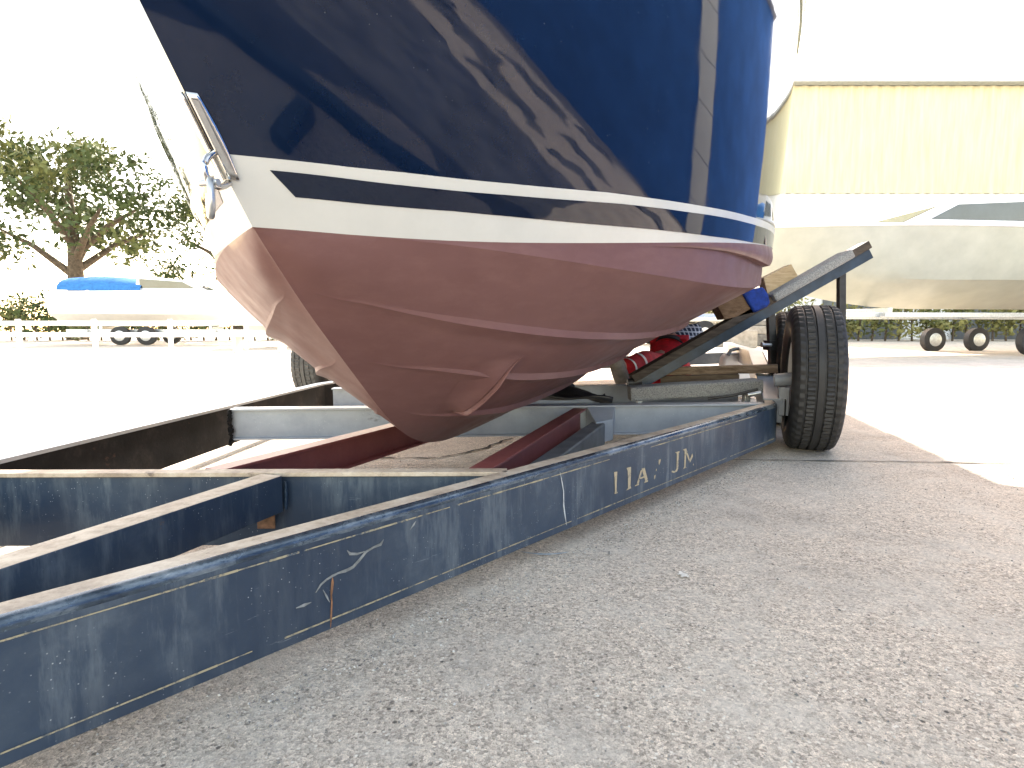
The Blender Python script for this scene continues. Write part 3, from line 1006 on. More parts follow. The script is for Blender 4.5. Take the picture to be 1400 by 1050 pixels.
# diagonal grey brace beside the second runner
m = MB()
b0, b1 = on_z(731, 640, .19), on_z(818, 578, .185)
m.sweep([(-.035, -.10), (.03, -.10), (.03, -.006), (.026, 0), (-.035, 0)], [b0 - (b1 - b0).normalized() * .15, b1, b1 + (b1 - b0).normalized() * .02])
m.build('brace', M['grey_dark'], trailer, bevel=.003)
m = MB()
g0, g1 = V((.335, 2.60, .235)), V((.46, 2.58, .235))
m.prism([V((.36, 2.765, .245)), V((.50, 2.78, .245)), V((.47, 2.66, .20)), V((.385, 2.62, .19))], (0, 0, -.10))
m.build('gusset', M['grey'], trailer, bevel=.003)
# far grey cross beams
ibeam('cross_beam', V((-1.16, 3.72, .245)), V((1.52, 3.86, .262)), .08, .125, M['grey'])
boxbeam('cross_beam', V((-.8, 5.6, .30)), V((2.2, 5.9, .40)), .08, .11, M['grey_dark'])
# near side rail: rises from the corner over the axle
k0 = V((1.365, 3.0, ZT + .006)); k1 = V((1.80, 4.28, .47)); k2 = V((2.9, 7.8, .47))
m = MB(); m.sweep([(-.048, -.13), (.048, -.13), (.048, 0), (-.048, 0)], [k0, k1, k2])
m.build('side_rail', M['grey'], trailer, bevel=.004)
m = MB(); m.sweep([(.0495, -.17), (.056, -.17), (.056, -.004), (.0495, -.004)], [k0 + V((.0, -.02, 0)), k1])
m.build('rail_plate', M['black_steel'], trailer, bevel=.001)
# carpeted transverse bunk board
m = MB(); rows = []
bl, br = on_y(860, 529, 3.22), on_y(1039, 518, 3.18)
br.x -= .0
m.sweep([(-.09, -.078), (.05, -.078), (.055, -.01), (.045, 0), (-.085, 0)], [bl + V((.0, .0, .0)), bl.lerp(br, .33) + V((0, 0, .004)), bl.lerp(br, .66), br])
m.build('carpeted_bunk', M['carpet'], trailer, bevel=.008)
for q in (.08, .9):
    m = MB(); m.box(bl.lerp(br, q) + V((0, .0, -.10)), (.03, .05, .06)); m.build('bunk_bracket', M['zinc'], trailer, bevel=.002)
# slanted cradle arm under the chine
AY = 3.50
a0, a1 = on_y(872, 513, AY), on_y(1185, 335, AY)
ad = (a1 - a0).normalized()
an = V((-ad.z, 0, ad.x))
m = MB()
axs = (ad, V((0, 1, 0)), an)
ln = (a1 - a0).length
m.box(a0 + ad * ln / 2 + an * -.055, (ln, .008, .062), axes=axs)
m.box(a0 + ad * ln / 2 + an * -.028 + V((0, .034, 0)), (ln, .060, .008), axes=axs)
m.build('cradle_arm', M['navy_steel'], trailer, bevel=.002)
m = MB()
m.box(a0 + ad * (ln * .5 - .02) + an * .0 + V((0, .015, 0)), (ln + .04, .11, .046), axes=axs)
m.build('bunk_board', M['bunk_wood'], trailer, bevel=.004)
c0 = on_y(1053, 411, AY); c1 = on_y(1160, 351, AY)
m = MB()
m.box(c0.lerp(c1, .5) + an * .014 + V((0, .0, 0)), ((c1 - c0).length, .15, .052), axes=axs)
m.build('bunk_carpet', M['carpet'], trailer, bevel=.012)
# posts that carry the arm, collar and pin
pb = on_y(1057, 508, AY + .13); pt = on_y(1052.5, 413, AY + .13)
m = MB(); m.sweep([(-.022, -.022), (.022, -.022), (.022, .022), (-.022, .022)], [pb, pt], up=V((0, 1, 0)))
post = m.build('cradle_post', M['black_steel'], trailer, bevel=.003)
cc = on_y(1056, 472, AY + .13)
m = MB(); m.box(cc, (.085, .08, .062), yaw=.1); m.build('collar', M['black_steel'], post, bevel=.004)
m = MB(); m.tube([cc + V((-.03, -.05, .002)), cc + V((-.085, -.055, .004))], .011, 10); m.tube([cc + V((-.083, -.055, .004)), cc + V((-.092, -.055, .005))], .017, 10); m.build('locking_pin', M['zinc'], post, smooth=40)
m = MB(); m.tube([on_y(876, 520, AY), on_y(866, 523, AY), on_y(858, 524, AY)], .028, 14); m.build('pivot', M['black_steel'], trailer, smooth=40)
# front lower upright of the arm
m = MB(); m.sweep([(-.02, -.02), (.02, -.02), (.02, .02), (-.02, .02)], [on_y(1150, 520, AY + .05), on_y(1150, 362, AY + .05)], up=V((0, 1, 0))); m.build('cradle_post', M['black_steel'], trailer, bevel=.003)

# ---- wheels
def tyre_mesh(R=.37, W=.235, mat_i=0, lugs=54):
    """axis along local X"""
    m = MB()
    prof = [(-.075, .205), (-.098, .215), (-.114, .255), (-.1175, .295), (-.112, .335), (-.102, .356), (-.090, .364)]
    prof = [(x * W / .235, r * R / .37) for x, r in prof]
    tread = [(-.088, .366), (-.066, .3685), (-.063, .360), (-.058, .360), (-.055, .369), (-.024, .370), (-.021, .361), (-.016, .361), (-.013, .370), (.013, .370), (.016, .361), (.021, .361), (.024, .370), (.055, .369), (.058, .360), (.063, .360), (.066, .3685), (.088, .366)]
    tread = [(x * W / .235, r * R / .37) for x, r in tread]
    prof = prof + tread + [(-x, r) for x, r in prof[::-1]]
    n = 216
    rows = []
    for i in range(n + 1):
        row = []
        for x, r in prof:
            rr = r
            xx = abs(x) * .235 / W
            ph = (i + (5 if x > 0 else 0) + xx * 55) % (n / lugs)
            if .064 < xx < .108 and r > .345 * R / .37 and ph < 1.3: rr -= .009
            if .02 < xx <= .0555 and r > .365 * R / .37 and ((i + xx * 90) % (n / lugs)) < 1.0: rr -= .011
            a = 2 * math.pi * i / n
            row.append((x, rr * math.cos(a), rr * math.sin(a)))
        rows.append(row)
    m.grid(rows)
    return m
def wheel(center, yaw, tmat, label=None):
    cx = Matrix.Translation(center) @ Matrix.Rotation(-yaw, 4, 'Z')
    def put(m): m.v = [tuple(cx @ V(p)) for p in m.v]; return m
    h = put(MB().tube([(-.03, 0, 0), (-.055, 0, 0), (-.085, 0, 0)], [.06, .055, .05], 20)).build('wheel', M['zinc'], trailer, smooth=40)
    if label: h['label'] = label
    put(tyre_mesh()).build('tyre', tmat, h, smooth=32, weld=True)
    r = MB(); rows = []
    for i in range(49):
        a = 2 * math.pi * i / 48
        rows.append([(x, q * math.cos(a), q * math.sin(a)) for x, q in ((-.085, .212), (-.088, .200), (-.07, .185), (-.02, .175), (.03, .15), (.045, .06), (.045, .0))])
    r.grid(rows)
    put(r).build('rim', M['white_paint'], h, smooth=40)
    r = MB(); rows = []
    for i in range(49):
        a = 2 * math.pi * i / 48
        rows.append([(x, q * math.cos(a), q * math.sin(a)) for x, q in ((.085, .212), (.088, .200), (.06, .185), (.05, .1), (.05, .0))])
    r.grid(rows)
    put(r).build('rim', M['white_paint'], h, smooth=40)
    return h
WYAW = R_(20)
WC = V((1.538, 2.965, .37))
wheel(WC, WYAW, M['tyre'])
wheel(WC + V((math.sin(WYAW), math.cos(WYAW), 0)) * .86, WYAW, M['tyre'])
WL = V((-1.46, 4.60, .37))
wheel(WL, R_(14), M['tyre_dusty'])
wheel(WL + V((math.sin(R_(14)), math.cos(R_(14)), 0)) * .86, R_(14), M['tyre_dusty'])
m = MB()
m.tube([WC + V((-.02, .01, 0)), WC + V((-.16, .06, -.02))], .034, 14)
m.box(on_y(1071, 548, 3.02), (.05, .07, .15), yaw=-R_(20))
m.build('axle_hanger', M['grey'], trailer, bevel=.004, smooth=35)
m = MB(); m.tube([V((-1.32, 4.63, .33)), V((.2, 4.1, .20)), V((1.44, 3.05, .33))], .03, 12)
m.v = []; m.f = []; m.mi = []
m.tube([V((-1.34, 4.57, .36)), V((-1.12, 4.5, .33))], .03, 12)
m.build('axle_stub', M['black_steel'], trailer, smooth=40)
# spring/hydraulic hose along the rail
m = MB(); m.tube([on_y(968, 545, 3.05), on_y(1000, 541, 3.03), on_y(1036, 532, 3.0)], .007, 8); m.build('brake_line', M['black_steel'], trailer, smooth=60)
m = MB(); m.tube([on_y(1022, 540, 3.06), on_y(1040, 537, 3.05)], .012, 8); m.build('line_fitting', M['zinc'], trailer, smooth=60)

# ------------------------------------------------------------------ loose timbers and pads
def block(name, px, Y, depth, mat, label, cat, bevel=.003, group=None, jit=0):
    ring = [on_y(x, y, Y) for x, y in px]
    m = MB(); m.prism(ring, (0, depth, 0))
    return tag(m.build(name, mat, None, bevel=bevel), label, cat, group)
block('timber_block', [(979, 414), (1016, 393), (1036, 420), (1034, 427), (991, 437)], AY - .04, .13, M['wood_brown'], 'dark brown timber block wedged under the chine on the slanted cradle arm', 'wood block')
def pad():
    ring = [on_y(x, y, AY - .06) for x, y in [(1013, 396), (1028, 396), (1044, 392), (1051, 402), (1054, 414), (1050, 419), (1032, 428), (1023, 414)]]
    m = MB(); m.prism(ring, (0, .16, 0))
    o = m.build('cloth_pad', M['blue_cloth'], None, bevel=.012, smooth=50)
    tag(o, 'royal blue cloth pad folded between the chine and the slanted cradle arm', 'pad')
pad()
block('timber_block', [(1044, 380), (1082, 361), (1091, 377), (1087, 384), (1050, 404)], AY + .05, .09, M['wood_tan'], 'pale new timber block standing on the carpeted upper cradle arm', 'wood block')
def plank(px0, px1, Y0, Y1, h, d, mat, label):
    a, b = on_y(*px0, Y0), on_y(*px1, Y1)
    m = MB()
    n = 14
    path = [a.lerp(b, i / n) + V((0, random.uniform(-.002, .002), random.uniform(-.0015, .0015))) for i in range(n + 1)]
    m.sweep([(-d / 2, -h), (d / 2, -h), (d / 2, 0), (-d / 2, 0)], path)
    return tag(m.build('plank', mat, None, bevel=.003), label, 'plank')
plank((880, 503), (1063, 498), 3.78, 3.50, .050, .09, M['plank'], 'weathered long plank lying across the side rail behind the carpeted bunk board')
plank((903, 514), (1010, 511), 3.66, 3.52, .042, .08, M['plank_dark'], 'short dark plank under the long weathered plank')
# rubber keel pad on the grey cross beam
def keel_pad():
    m = MB(); rows = []
    nx, ny = 26, 12
    for j in range(ny):
        row = []
        for i in range(nx):
            u, v = i / (nx - 1), j / (ny - 1)
            x = lerp(.04, .50, u); y = lerp(2.86, 3.12, v) + .03 * math.sin(u * 5)
            z = .268 + .030 * math.sin(math.pi * u) ** 2 * (.4 + v) + .014 * math.sin(9 * u + 4 * v) + .012 * math.sin(17 * u * v + 2)
            row.append((x, y, z))
        rows.append(row)
    m.grid(rows)
    o = m.build('rubber_mat', M['rubber'], None, smooth=60, fix=False)
    md = o.modifiers.new('solid', 'SOLIDIFY'); md.thickness = .012
    tag(o, 'crumpled black rubber mat under the keel on the grey cross beam', 'rubber mat')
keel_pad()
m = MB(); m.box(on_y(775, 530, 3.4), (.05, .06, .05), yaw=.3); m.tube([on_y(770, 536, 3.35), on_y(784, 527, 3.4)], .014, 8); m.build('keel_roller_bracket', M['black_steel'], trailer, bevel=.003)

# pressure washer / hose beyond the rail
pw = thing('pressure_washer', on_y(1015, 492, 5.2), 'white machine with a ribbed grey hose on the sunlit concrete beyond the trailer', 'pressure washer')
def washer():
    Y = 5.2
    ring = [on_y(x, y, Y) for x, y in [(989, 500), (991, 489), (996, 483), (1006, 481), (1014, 483), (1022, 488), (1036, 493), (1038, 500)]]
    m = MB(); m.prism([V((p.x, p.y, max(.02, p.z))) for p in ring] + [V((ring[-1].x, Y, .02)), V((ring[0].x, Y, .02))], (0, .14, 0))
    m.build('housing', M['white_paint'], pw, bevel=.02, smooth=50)
    m = MB(); m.tube([on_y(x, y, Y - .03) for x, y in [(995, 486), (999, 479), (1006, 477), (1016, 477), (1026, 480), (1034, 486), (1044, 492), (1052, 500)]], .016, 14); m.build('hose', M['grey_dark'], pw, smooth=60)
    m = MB(); m.tube([on_y(992, 484, Y - .02), on_y(1008, 484, Y - .02)], .012, 8); m.build('handle', M['zinc'], pw, smooth=60)
washer()

# ------------------------------------------------------------------ person under the hull
def skin(name, pts, edges, mat, parent, sub=2):
    me = bpy.data.meshes.new(name)
    me.from_pydata([p[0] for p in pts], edges, [])
    o = bpy.data.objects.new(name, me)
    COL.objects.link(o)
    o.modifiers.new('skin', 'SKIN').use_smooth_shade = True
    sd_ = o.modifiers.new('sub', 'SUBSURF'); sd_.levels = sub; sd_.render_levels = sub
    me.materials.append(mat)
    lay = me.skin_vertices.get('') or (me.skin_vertices[0] if len(me.skin_vertices) else None)
    return o, me
def skin_body(name, pts, edges, mat, parent, root=0):
    me = bpy.data.meshes.new(name)
    bm = bmesh.new()
    lay = bm.verts.layers.skin.verify()
    vs = []
    for i, (p, r) in enumerate(pts):
        v = bm.verts.new(p)
        v[lay].radius = (r, r) if not isinstance(r, tuple) else r
        v[lay].use_root = (i == root)
        vs.append(v)
    for a, b in edges: bm.edges.new((vs[a], vs[b]))
    bm.to_mesh(me); bm.free()
    me.materials.append(mat)
    o = bpy.data.objects.new(name, me)
    COL.objects.link(o)
    k = o.modifiers.new('skin', 'SKIN'); k.use_smooth_shade = True
    s2 = o.modifiers.new('sub', 'SUBSURF'); s2.levels = 2; s2.render_levels = 2
    if parent is not None: adopt(o, parent)
    return o
def person():
    root = thing('person', (1.2, 4.6, 0), 'person in red trousers, black belt and dark plaid shirt crouching under the hull', 'person')
    pel = V((1.22, 4.60, .36)); chest = V((1.42, 4.98, .565)); neck = V((1.47, 5.16, .62)); head = V((1.47, 5.32, .645))
    hipL = V((1.12, 4.55, .34)); hipR = V((1.32, 4.60, .32))
    kneeL = V((.98, 4.24, .40)); ankL = V((.775, 3.98, .345)); toeL = V((.72, 3.97, .43))
    kneeR = V((1.40, 4.98, .10)); ankR = V((1.18, 4.78, .08)); toeR = V((1.10, 4.66, .06))
    shL = V((1.30, 5.08, .57)); elL = V((1.34, 5.38, .45)); haL = V((1.52, 5.58, .62))
    shR = V((1.58, 5.0, .62)); elR = V((1.70, 5.2, .46)); haR = V((1.72, 5.45, .52))
    body = [(pel, .115), (pel.lerp(chest, .5), .11), (chest, .12), (neck, .055), (head, .085), (head + V((.03, .03, .06)), .075),
            (hipL, .08), (kneeL, .055), (ankL, .040), (toeL, .032), (hipR, .08), (kneeR, .055), (ankR, .04), (toeR, .032),
            (shL, .055), (elL, .04), (haL, .030), (shR, .055), (elR, .04), (haR, .030)]
    ed = [(0, 1), (1, 2), (2, 3), (3, 4), (4, 5), (0, 6), (6, 7), (7, 8), (8, 9), (0, 10), (10, 11), (11, 12), (12, 13), (2, 14), (14, 15), (15, 16), (2, 17), (17, 18), (18, 19)]
    for base, d in ((haL, (haL - elL).normalized()), (haR, (haR - elR).normalized())):
        bi = 16 if base is haL else 19
        sx = d.cross(V((0, 0, 1))).normalized()
        for k, (o_, l) in enumerate(((-.03, .06), (-.011, .075), (.009, .08), (.028, .07), (.045, .045))):
            b = base + d * (.03 if k < 4 else .0) + sx * o_
            body.append((b, .010)); body.append((b + d * l * .55 + V((0, 0, -.008)), .009)); body.append((b + d * l + V((0, 0, -.025)), .008))
            j = len(body)
            ed += [(bi, j - 3), (j - 3, j - 2), (j - 2, j - 1)]
    skin_body('body', body, ed, M['skin'], root)
    skin_body('trousers', [(pel + V((.02, .02, .03)), .155), (pel + V((0, -.02, -.04)), .16), (hipL, .115), (kneeL, .083), (ankL + V((-.015, -.02, -.01)), .080), (hipR + V((.03, 0, -.02)), .125), (kneeR, .085), (ankR + V((.03, .04, 0)), .075), (pel.lerp(chest, .28), .140)],
              [(0, 1), (1, 2), (2, 3), (3, 4), (1, 5), (5, 6), (6, 7), (0, 8)], M['red_cloth'], root)
    wa = pel.lerp(chest, .36)
    skin_body('shirt', [(wa, .150), (chest, .155), (neck + V((0, 0, -.03)), .075), (shL, .075), (elL, .060), (elL.lerp(haL, .7), .048), (shR, .075), (elR, .060), (elR.lerp(haR, .7), .048)],
              [(0, 1), (1, 2), (1, 3), (3, 4), (4, 5), (1, 6), (6, 7), (7, 8)], M['plaid'], root)
    d = (chest - pel).normalized()
    m = MB(); a = d.cross(V((0, 1, 0))).normalized(); b = d.cross(a)
    rows = []
    for i in range(33):
        t = 2 * math.pi * i / 32
        e = a * math.cos(t) + b * math.sin(t)
        rows.append([wa + d * h + e * r for h, r in ((-.028, .150), (-.026, .160), (.022, .160), (.024, .150))])
    m.grid(rows); m.build('belt', M['black_cloth'], root, smooth=40)
    # reflective band and boots
    def band(p, q, r, name='reflective_band'):
        dd = (q - p).normalized(); a = dd.cross(V((0, 0, 1))).normalized(); b = dd.cross(a)
        m = MB(); rows = []
        for i in range(25):
            t = 2 * math.pi * i / 24
            e = a * math.cos(t) + b * math.sin(t)
            rows.append([p + e * r, p + dd * .03 + e * r])
        m.grid(rows); return m.build(name, M['reflective'], root, smooth=60)
    band(kneeL.lerp(ankL, .42), ankL, .0865); band(ankL + V((.025, .036, 0)), ankL, .080, 'trouser_cuff')
    def boot(ank, toe, name='boot'):
        m = MB()
        m.tube([ank.lerp(toe, -.35), ank, toe, toe.lerp(ank, -.35)], [.05, .055, .048, .03], 16)
        m.build(name, M['sole'], root, smooth=60)
    boot(ankL + V((-.03, -.03, -.035)), toeL + V((-.03, -.03, .03))); boot(ankR, toeR)
    # hair
    m = MB(); rows = []
    c = head + V((.02, .02, .035))
    for j in range(9):
        p = math.pi * .5 * j / 8
        rows.append([c + V((math.cos(2 * math.pi * i / 20) * .098 * math.cos(p), math.sin(2 * math.pi * i / 20) * .098 * math.cos(p), .10 * math.sin(p))) for i in range(21)])
    m.grid(rows); m.build('hair', M['hair'], root, smooth=60)
    # face details (turned away from the camera, towards the hull side)
    f = (head - neck).normalized(); fd = V((.6, .8, -.1)).normalized(); sx = fd.cross(V((0, 0, 1))).normalized()
    m = MB(); m.tube([head + fd * .075 + V((0, 0, .045)), head + fd * .105 + V((0, 0, .005))], [.008, .015], 10); m.build('nose', M['skin'], root, smooth=60)
    for sg in (-1, 1):
        m = MB(); m.tube([head + sx * sg * .088 + V((0, 0, .02)), head + sx * sg * .096 + V((0, 0, -.02))], [.016, .010], 10); m.build('ear', M['skin'], root, smooth=60)
person()

# ------------------------------------------------------------------ surroundings
def leaf_cloud(m, c, r, n, size, mi=0, squash=.8):
    c = V(c)
    for _ in range(n):
        d = V((random.gauss(0, 1), random.gauss(0, 1), random.gauss(0, 1))).normalized()
        rr = r * random.random() ** .45
        p = c + V((d.x * rr, d.y * rr, d.z * rr * squash))
        a = V((random.gauss(0, 1), random.gauss(0, 1), random.gauss(0, 1))).normalized()
        b = a.cross(d)
        if b.length < .05: continue
        b.normalize(); k = size * random.uniform(.6, 1.4)
        m.add([p - a * k, p + b * k * .45, p + a * k, p - b * k * .45], [(0, 1, 2, 3)], mi)
def tree(x, y, h, cr, label, seed, mats_=('leaf', 'leaf_light'), n=30):
    random.seed(seed)
    z0 = gz(y) - .05
    t = thing('tree', (x, y, z0), label, 'tree', 'trees around the boatyard')
    m = MB()
    th = h * .42
    m.tube([(x, y, z0), (x + .1, y, z0 + th * .5), (x + .05, y + .1, z0 + th), (x, y, h * .75)], [h * .045, h * .036, h * .028, h * .012], 12)
    for k in range(7):
        a = k * 2.4
        b = V((x + .05, y + .1, z0 + th * random.uniform(.7, 1.2)))
        m.tube([b, b + V((math.cos(a) * cr * .4, math.sin(a) * cr * .4, h * .14)), b + V((math.cos(a) * cr * .75, math.sin(a) * cr * .75, h * .22))], [h * .018, h * .012, h * .005], 8)
    m.build('trunk', M['bark'], t, smooth=50)
    m = MB()
    for k in range(n):
        a = random.random() * 6.283; q = random.random() ** .6 * cr
        leaf_cloud(m, (x + math.cos(a) * q, y + math.sin(a) * q, z0 + h * random.uniform(.45, .95) - q * .15), cr * random.uniform(.22, .4), 150, h * .016, random.choice((0, 0, 1)))
    m.build('crown', [M[k] for k in mats_], t, fix=False)
    return t
def hedge(x0, x1, y, h, label, mats_, seed, dens=26):
    random.seed(seed)
    z0 = gz(y)
    t = thing('hedge', ((x0 + x1) / 2, y, z0), label, 'hedge')
    m = MB()
    n = int((x1 - x0) * 1.6)
    for k in range(n):
        x = lerp(x0, x1, (k + .5) / n)
        for j in range(3):
            leaf_cloud(m, (x + random.uniform(-.4, .4), y + random.uniform(-.5, .5), z0 + h * random.uniform(.2, .85)), h * random.uniform(.25, .42), dens * 3, h * .06, random.choice((0, 0, 1)))
    m.build('foliage', [M[k] for k in mats_], t, fix=False)
    m = MB()
    for k in range(n):
        x = lerp(x0, x1, (k + .5) / n)
        m.tube([(x, y, z0 - .05), (x + random.uniform(-.1, .1), y, z0 + h * .5), (x + random.uniform(-.3, .3), y, z0 + h * .8)], [.05, .035, .015], 6)
    m.build('stem', M['bark'], t, smooth=60)
    return t

def small_boat(name, loc, L, beam, H, yaw, mats_, label, cabin=True, canvas=None, zbase=.9, group='boats parked in the yard'):
    """motor boat on a yard trailer; bow along local +X"""
    root = thing(name, loc, label, 'boat', group)
    mw = Matrix.Translation(loc) @ Matrix.Rotation(yaw, 4, 'Z')
    def put(m): m.v = [tuple(mw @ V(p)) for p in m.v]; return m
    m = MB()
    nx, nt = 26, 12
    rows = {1: [], -1: []}
    for sg in (1, -1):
        for i in range(nx):
            u = i / (nx - 1)
            x = -L / 2 + L * u
            hb = beam / 2 * (1 - max(0, (u - .45) / .55) ** 2.4)
            row = []
            for k in range(nt):
                v = k / (nt - 1)
                if v < .45:
                    q = v / .45; y = hb * .82 * q * (1 - .6 * u ** 4); z = H * .36 * q + H * .42 * max(0, (u - .6) / .4) ** 2 * (1 - q * .35)
                else:
                    q = (v - .45) / .55; y = lerp(hb * .82 * (1 - .6 * u ** 4), hb, q ** .8); z = lerp(H * .36 + H * .27 * max(0, (u - .6) / .4) ** 2, H * (1 + .10 * u), q)
                row.append((x + (v * .10 * L if u > .98 else v * .10 * L * max(0, (u - .7) / .3)), sg * y, zbase + z))
            rows[sg].append(row)
        m.grid(rows[sg], 0)
    ring = rows[1][0] + rows[-1][0][::-1]
    m.add(ring, [tuple(range(len(ring)))])
    put(m).build('hull', mats_[0], root, smooth=30, weld=True)
    m = MB(); m.grid([[rows[1][i][-1] for i in range(nx)], [rows[-1][i][-1] for i in range(nx)]])
    m.v = [(p[0], p[1], p[2] - .01) for p in m.v]
    put(m).build('deck', M['white_paint'], root)
    for sg in (1, -1):
        m = MB(); m.tube([rows[sg][i][-1] for i in range(nx)], .035, 8)
        put(m).build('gunwale', M['white_paint'], root, smooth=50)
    zt = zbase + H
    if cabin:
        m = MB()
        cw = beam * .36; ch = H * .55
        pr = [(-L * .12, zt), (L * .26, zt), (L * .12, zt + ch * .75), (-L * .10, zt + ch)]
        vs = [(x, -cw, z) for x, z in pr] + [(x, cw, z) for x, z in pr]
        m.add(vs, [(0, 1, 2, 3), (7, 6, 5, 4)] + [(i, (i + 1) % 4, 4 + (i + 1) % 4, 4 + i) for i in range(4)])
        put(m).build('cabin', M['white_paint'], root, bevel=.05)
        for sg in (-1, 1):
            m = MB()
            x0, x1 = -L * .09, L * .13
            ring = [(x0, sg * cw * 1.0, zt + ch * .30), (x1 + L * .04, sg * cw, zt + ch * .30), (x1 - L * .02, sg * cw, zt + ch * .66), (x0, sg * cw, zt + ch * .80)]
            m.prism(ring, (0, sg * .012, 0))
            put(m).build('side_window', M['glass'], root, bevel=.005)
        m = MB()
        a, b = V((L * .26, 0, zt)), V((L * .12, 0, zt + ch * .75))
        nrm = (b - a).cross(V((0, 1, 0))).normalized()
        if nrm.x < 0: nrm = -nrm
        m.prism([a.lerp(b, .2) + V((0, -cw * .85, 0)) + nrm * .004, a.lerp(b, .2) + V((0, cw * .85, 0)) + nrm * .004, a.lerp(b, .9) + V((0, cw * .8, 0)) + nrm * .004, a.lerp(b, .9) + V((0, -cw * .8, 0)) + nrm * .004], nrm * .01)
        put(m).build('windscreen', M['glass'], root)
    if canvas is not None:
        m = MB(); rows_ = []
        for i in range(9):
            u = i / 8
            rows_.append([(lerp(-L * .46, -L * .08, u), beam * .42 * math.cos(math.pi * k / 10), zt + .08 + H * .5 * math.sin(math.pi * k / 10) * (.72 + .28 * math.sin(math.pi * (.15 + .8 * u)))) for k in range(11)])
        m.grid(rows_); put(m).build('canvas_cover', canvas, root, smooth=60)
    # trailer under it, moving with it
    m = MB()
    for sg in (1, -1):
        m.box((0, sg * beam * .28, zbase - .18), (L * .9, .09, .12))
    for x in (-L * .35, -.1 * L, L * .25): m.box((x, 0, zbase - .19), (.09, beam * .7, .10))
    for x in (-L * .3, L * .22):
        m.box((x, 0, zbase - .06), (.12, beam * .5, .12))
    m.box((L * .55, 0, zbase - .19), (L * .35, .1, .1)); m.box((L * .68, 0, zbase * .5 - .1), (.08, .08, zbase - .2))
    put(m).build('trailer_frame', M['zinc'], root, bevel=.01)
    for sg in (1, -1):
        for x in (-L * .18, -L * .06):
            m = MB(); m.v, m.f, m.mi = [], [], []
            y0 = sg * beam * .42
            m.tube([(x, y0 - .1, .34), (x, y0 - .085, .34), (x, y0 + .085, .34), (x, y0 + .1, .34)], [.27, .34, .34, .27], 28)
            w = put(m).build('wheel', M['tyre'], root, smooth=40)
            m = MB(); m.tube([(x, y0 - .112, .34), (x, y0 - .104, .34), (x, y0 + .104, .34), (x, y0 + .112, .34)], [.16, .19, .19, .16], 20)
            put(m).build('rim', M['zinc'], w, smooth=40)
    return root

# right: boat with beige hull, blue canvas, beyond our hull's edge
small_boat('motor_boat', V((11.6, 15.2, gz(15.2))), 11.5, 3.4, 1.75, R_(186), (M['beige_gel'],), 'beige hulled cabin boat with a blue canvas top on blocks behind the trailer at right', True, M['blue_canvas'], 1.15)
small_boat('motor_boat', V((-6.3, 20.5, gz(20.5))), 5.6, 2.1, .95, R_(24), (M['white_paint'],), 'small white open boat with dark blue cover parked beyond the sunlit yard at far left', False, M['dark_canvas'], .55)
small_boat('motor_boat', V((-13.2, 22.5, gz(22.5))), 7.4, 2.5, 1.2, R_(8), (M['white_paint'],), 'white cabin boat with pale blue canvas parked at the far left edge of the yard', True, M['blue_canvas'], .7)
small_boat('motor_boat', V((-2.2, 26.0, gz(26))), 6.2, 2.3, 1.1, R_(170), (M['offwhite'],), 'off white cabin boat mostly hidden behind the plum bow', True, None, .6)
small_boat('motor_boat', V((19.5, 9.6, 0)), 8.5, 2.9, 1.5, R_(118), (M['offwhite'],), 'off white cabin boat standing in the yard to the right of the trailer wheels', True, M['dark_canvas'], .9)

# white rail fence and low white bench at left
def rail_fence(x0, x1, y, label):
    z0 = gz(y)
    t = thing('rail_fence', ((x0 + x1) / 2, y, z0), label, 'fence')
    for zz in (.45, .80):
        m = MB(); m.box(((x0 + x1) / 2, y, z0 + zz), (x1 - x0, .06, .14)); m.build('rail', M['white_paint'], t, bevel=.01)
    n = int((x1 - x0) / 2.2)
    for i in range(n + 1):
        m = MB(); m.box((lerp(x0, x1, i / n), y + .09, z0 + .45), (.11, .11, .95)); m.build('fence_post', M['white_paint'], t, bevel=.01)
rail_fence(-22, -5.8, 17.6, 'white two rail fence in front of the parked boats at far left')
def bench():
    p = on_y(352, 478, 15.5); z0 = gz(15.5)
    t = thing('bench', (p.x, p.y, z0), 'low pale bench of planks in front of the white fence at left', 'bench')
    m = MB()
    for k in range(3): m.box((p.x, p.y + k * .16, z0 + .44), (1.5, .13, .04))
    m.build('seat', M['offwhite'], t, bevel=.006)
    for dx in (-.6, .6):
        m = MB(); m.box((p.x + dx, p.y + .16, z0 + .21), (.09, .4, .42)); m.build('leg', M['offwhite'], t, bevel=.006)
bench()
hedge(-30, -3.5, 19.0 + 9.5, 2.2, 'low dark hedge behind the parked boats at left', ('leaf', 'leaf_light'), 3)
tree(-14.6, 31, 8.5, 3.4, 'tree with a thick dark trunk behind the white boats at far left', 11)
tree(-22.5, 30, 11, 4.6, 'broad tall tree at the left edge behind the boat with pale blue canvas', 12, n=46)
tree(-9.5, 38, 9, 3.2, 'rounded tree behind the plum bow, nearest the dark covered boat', 13)

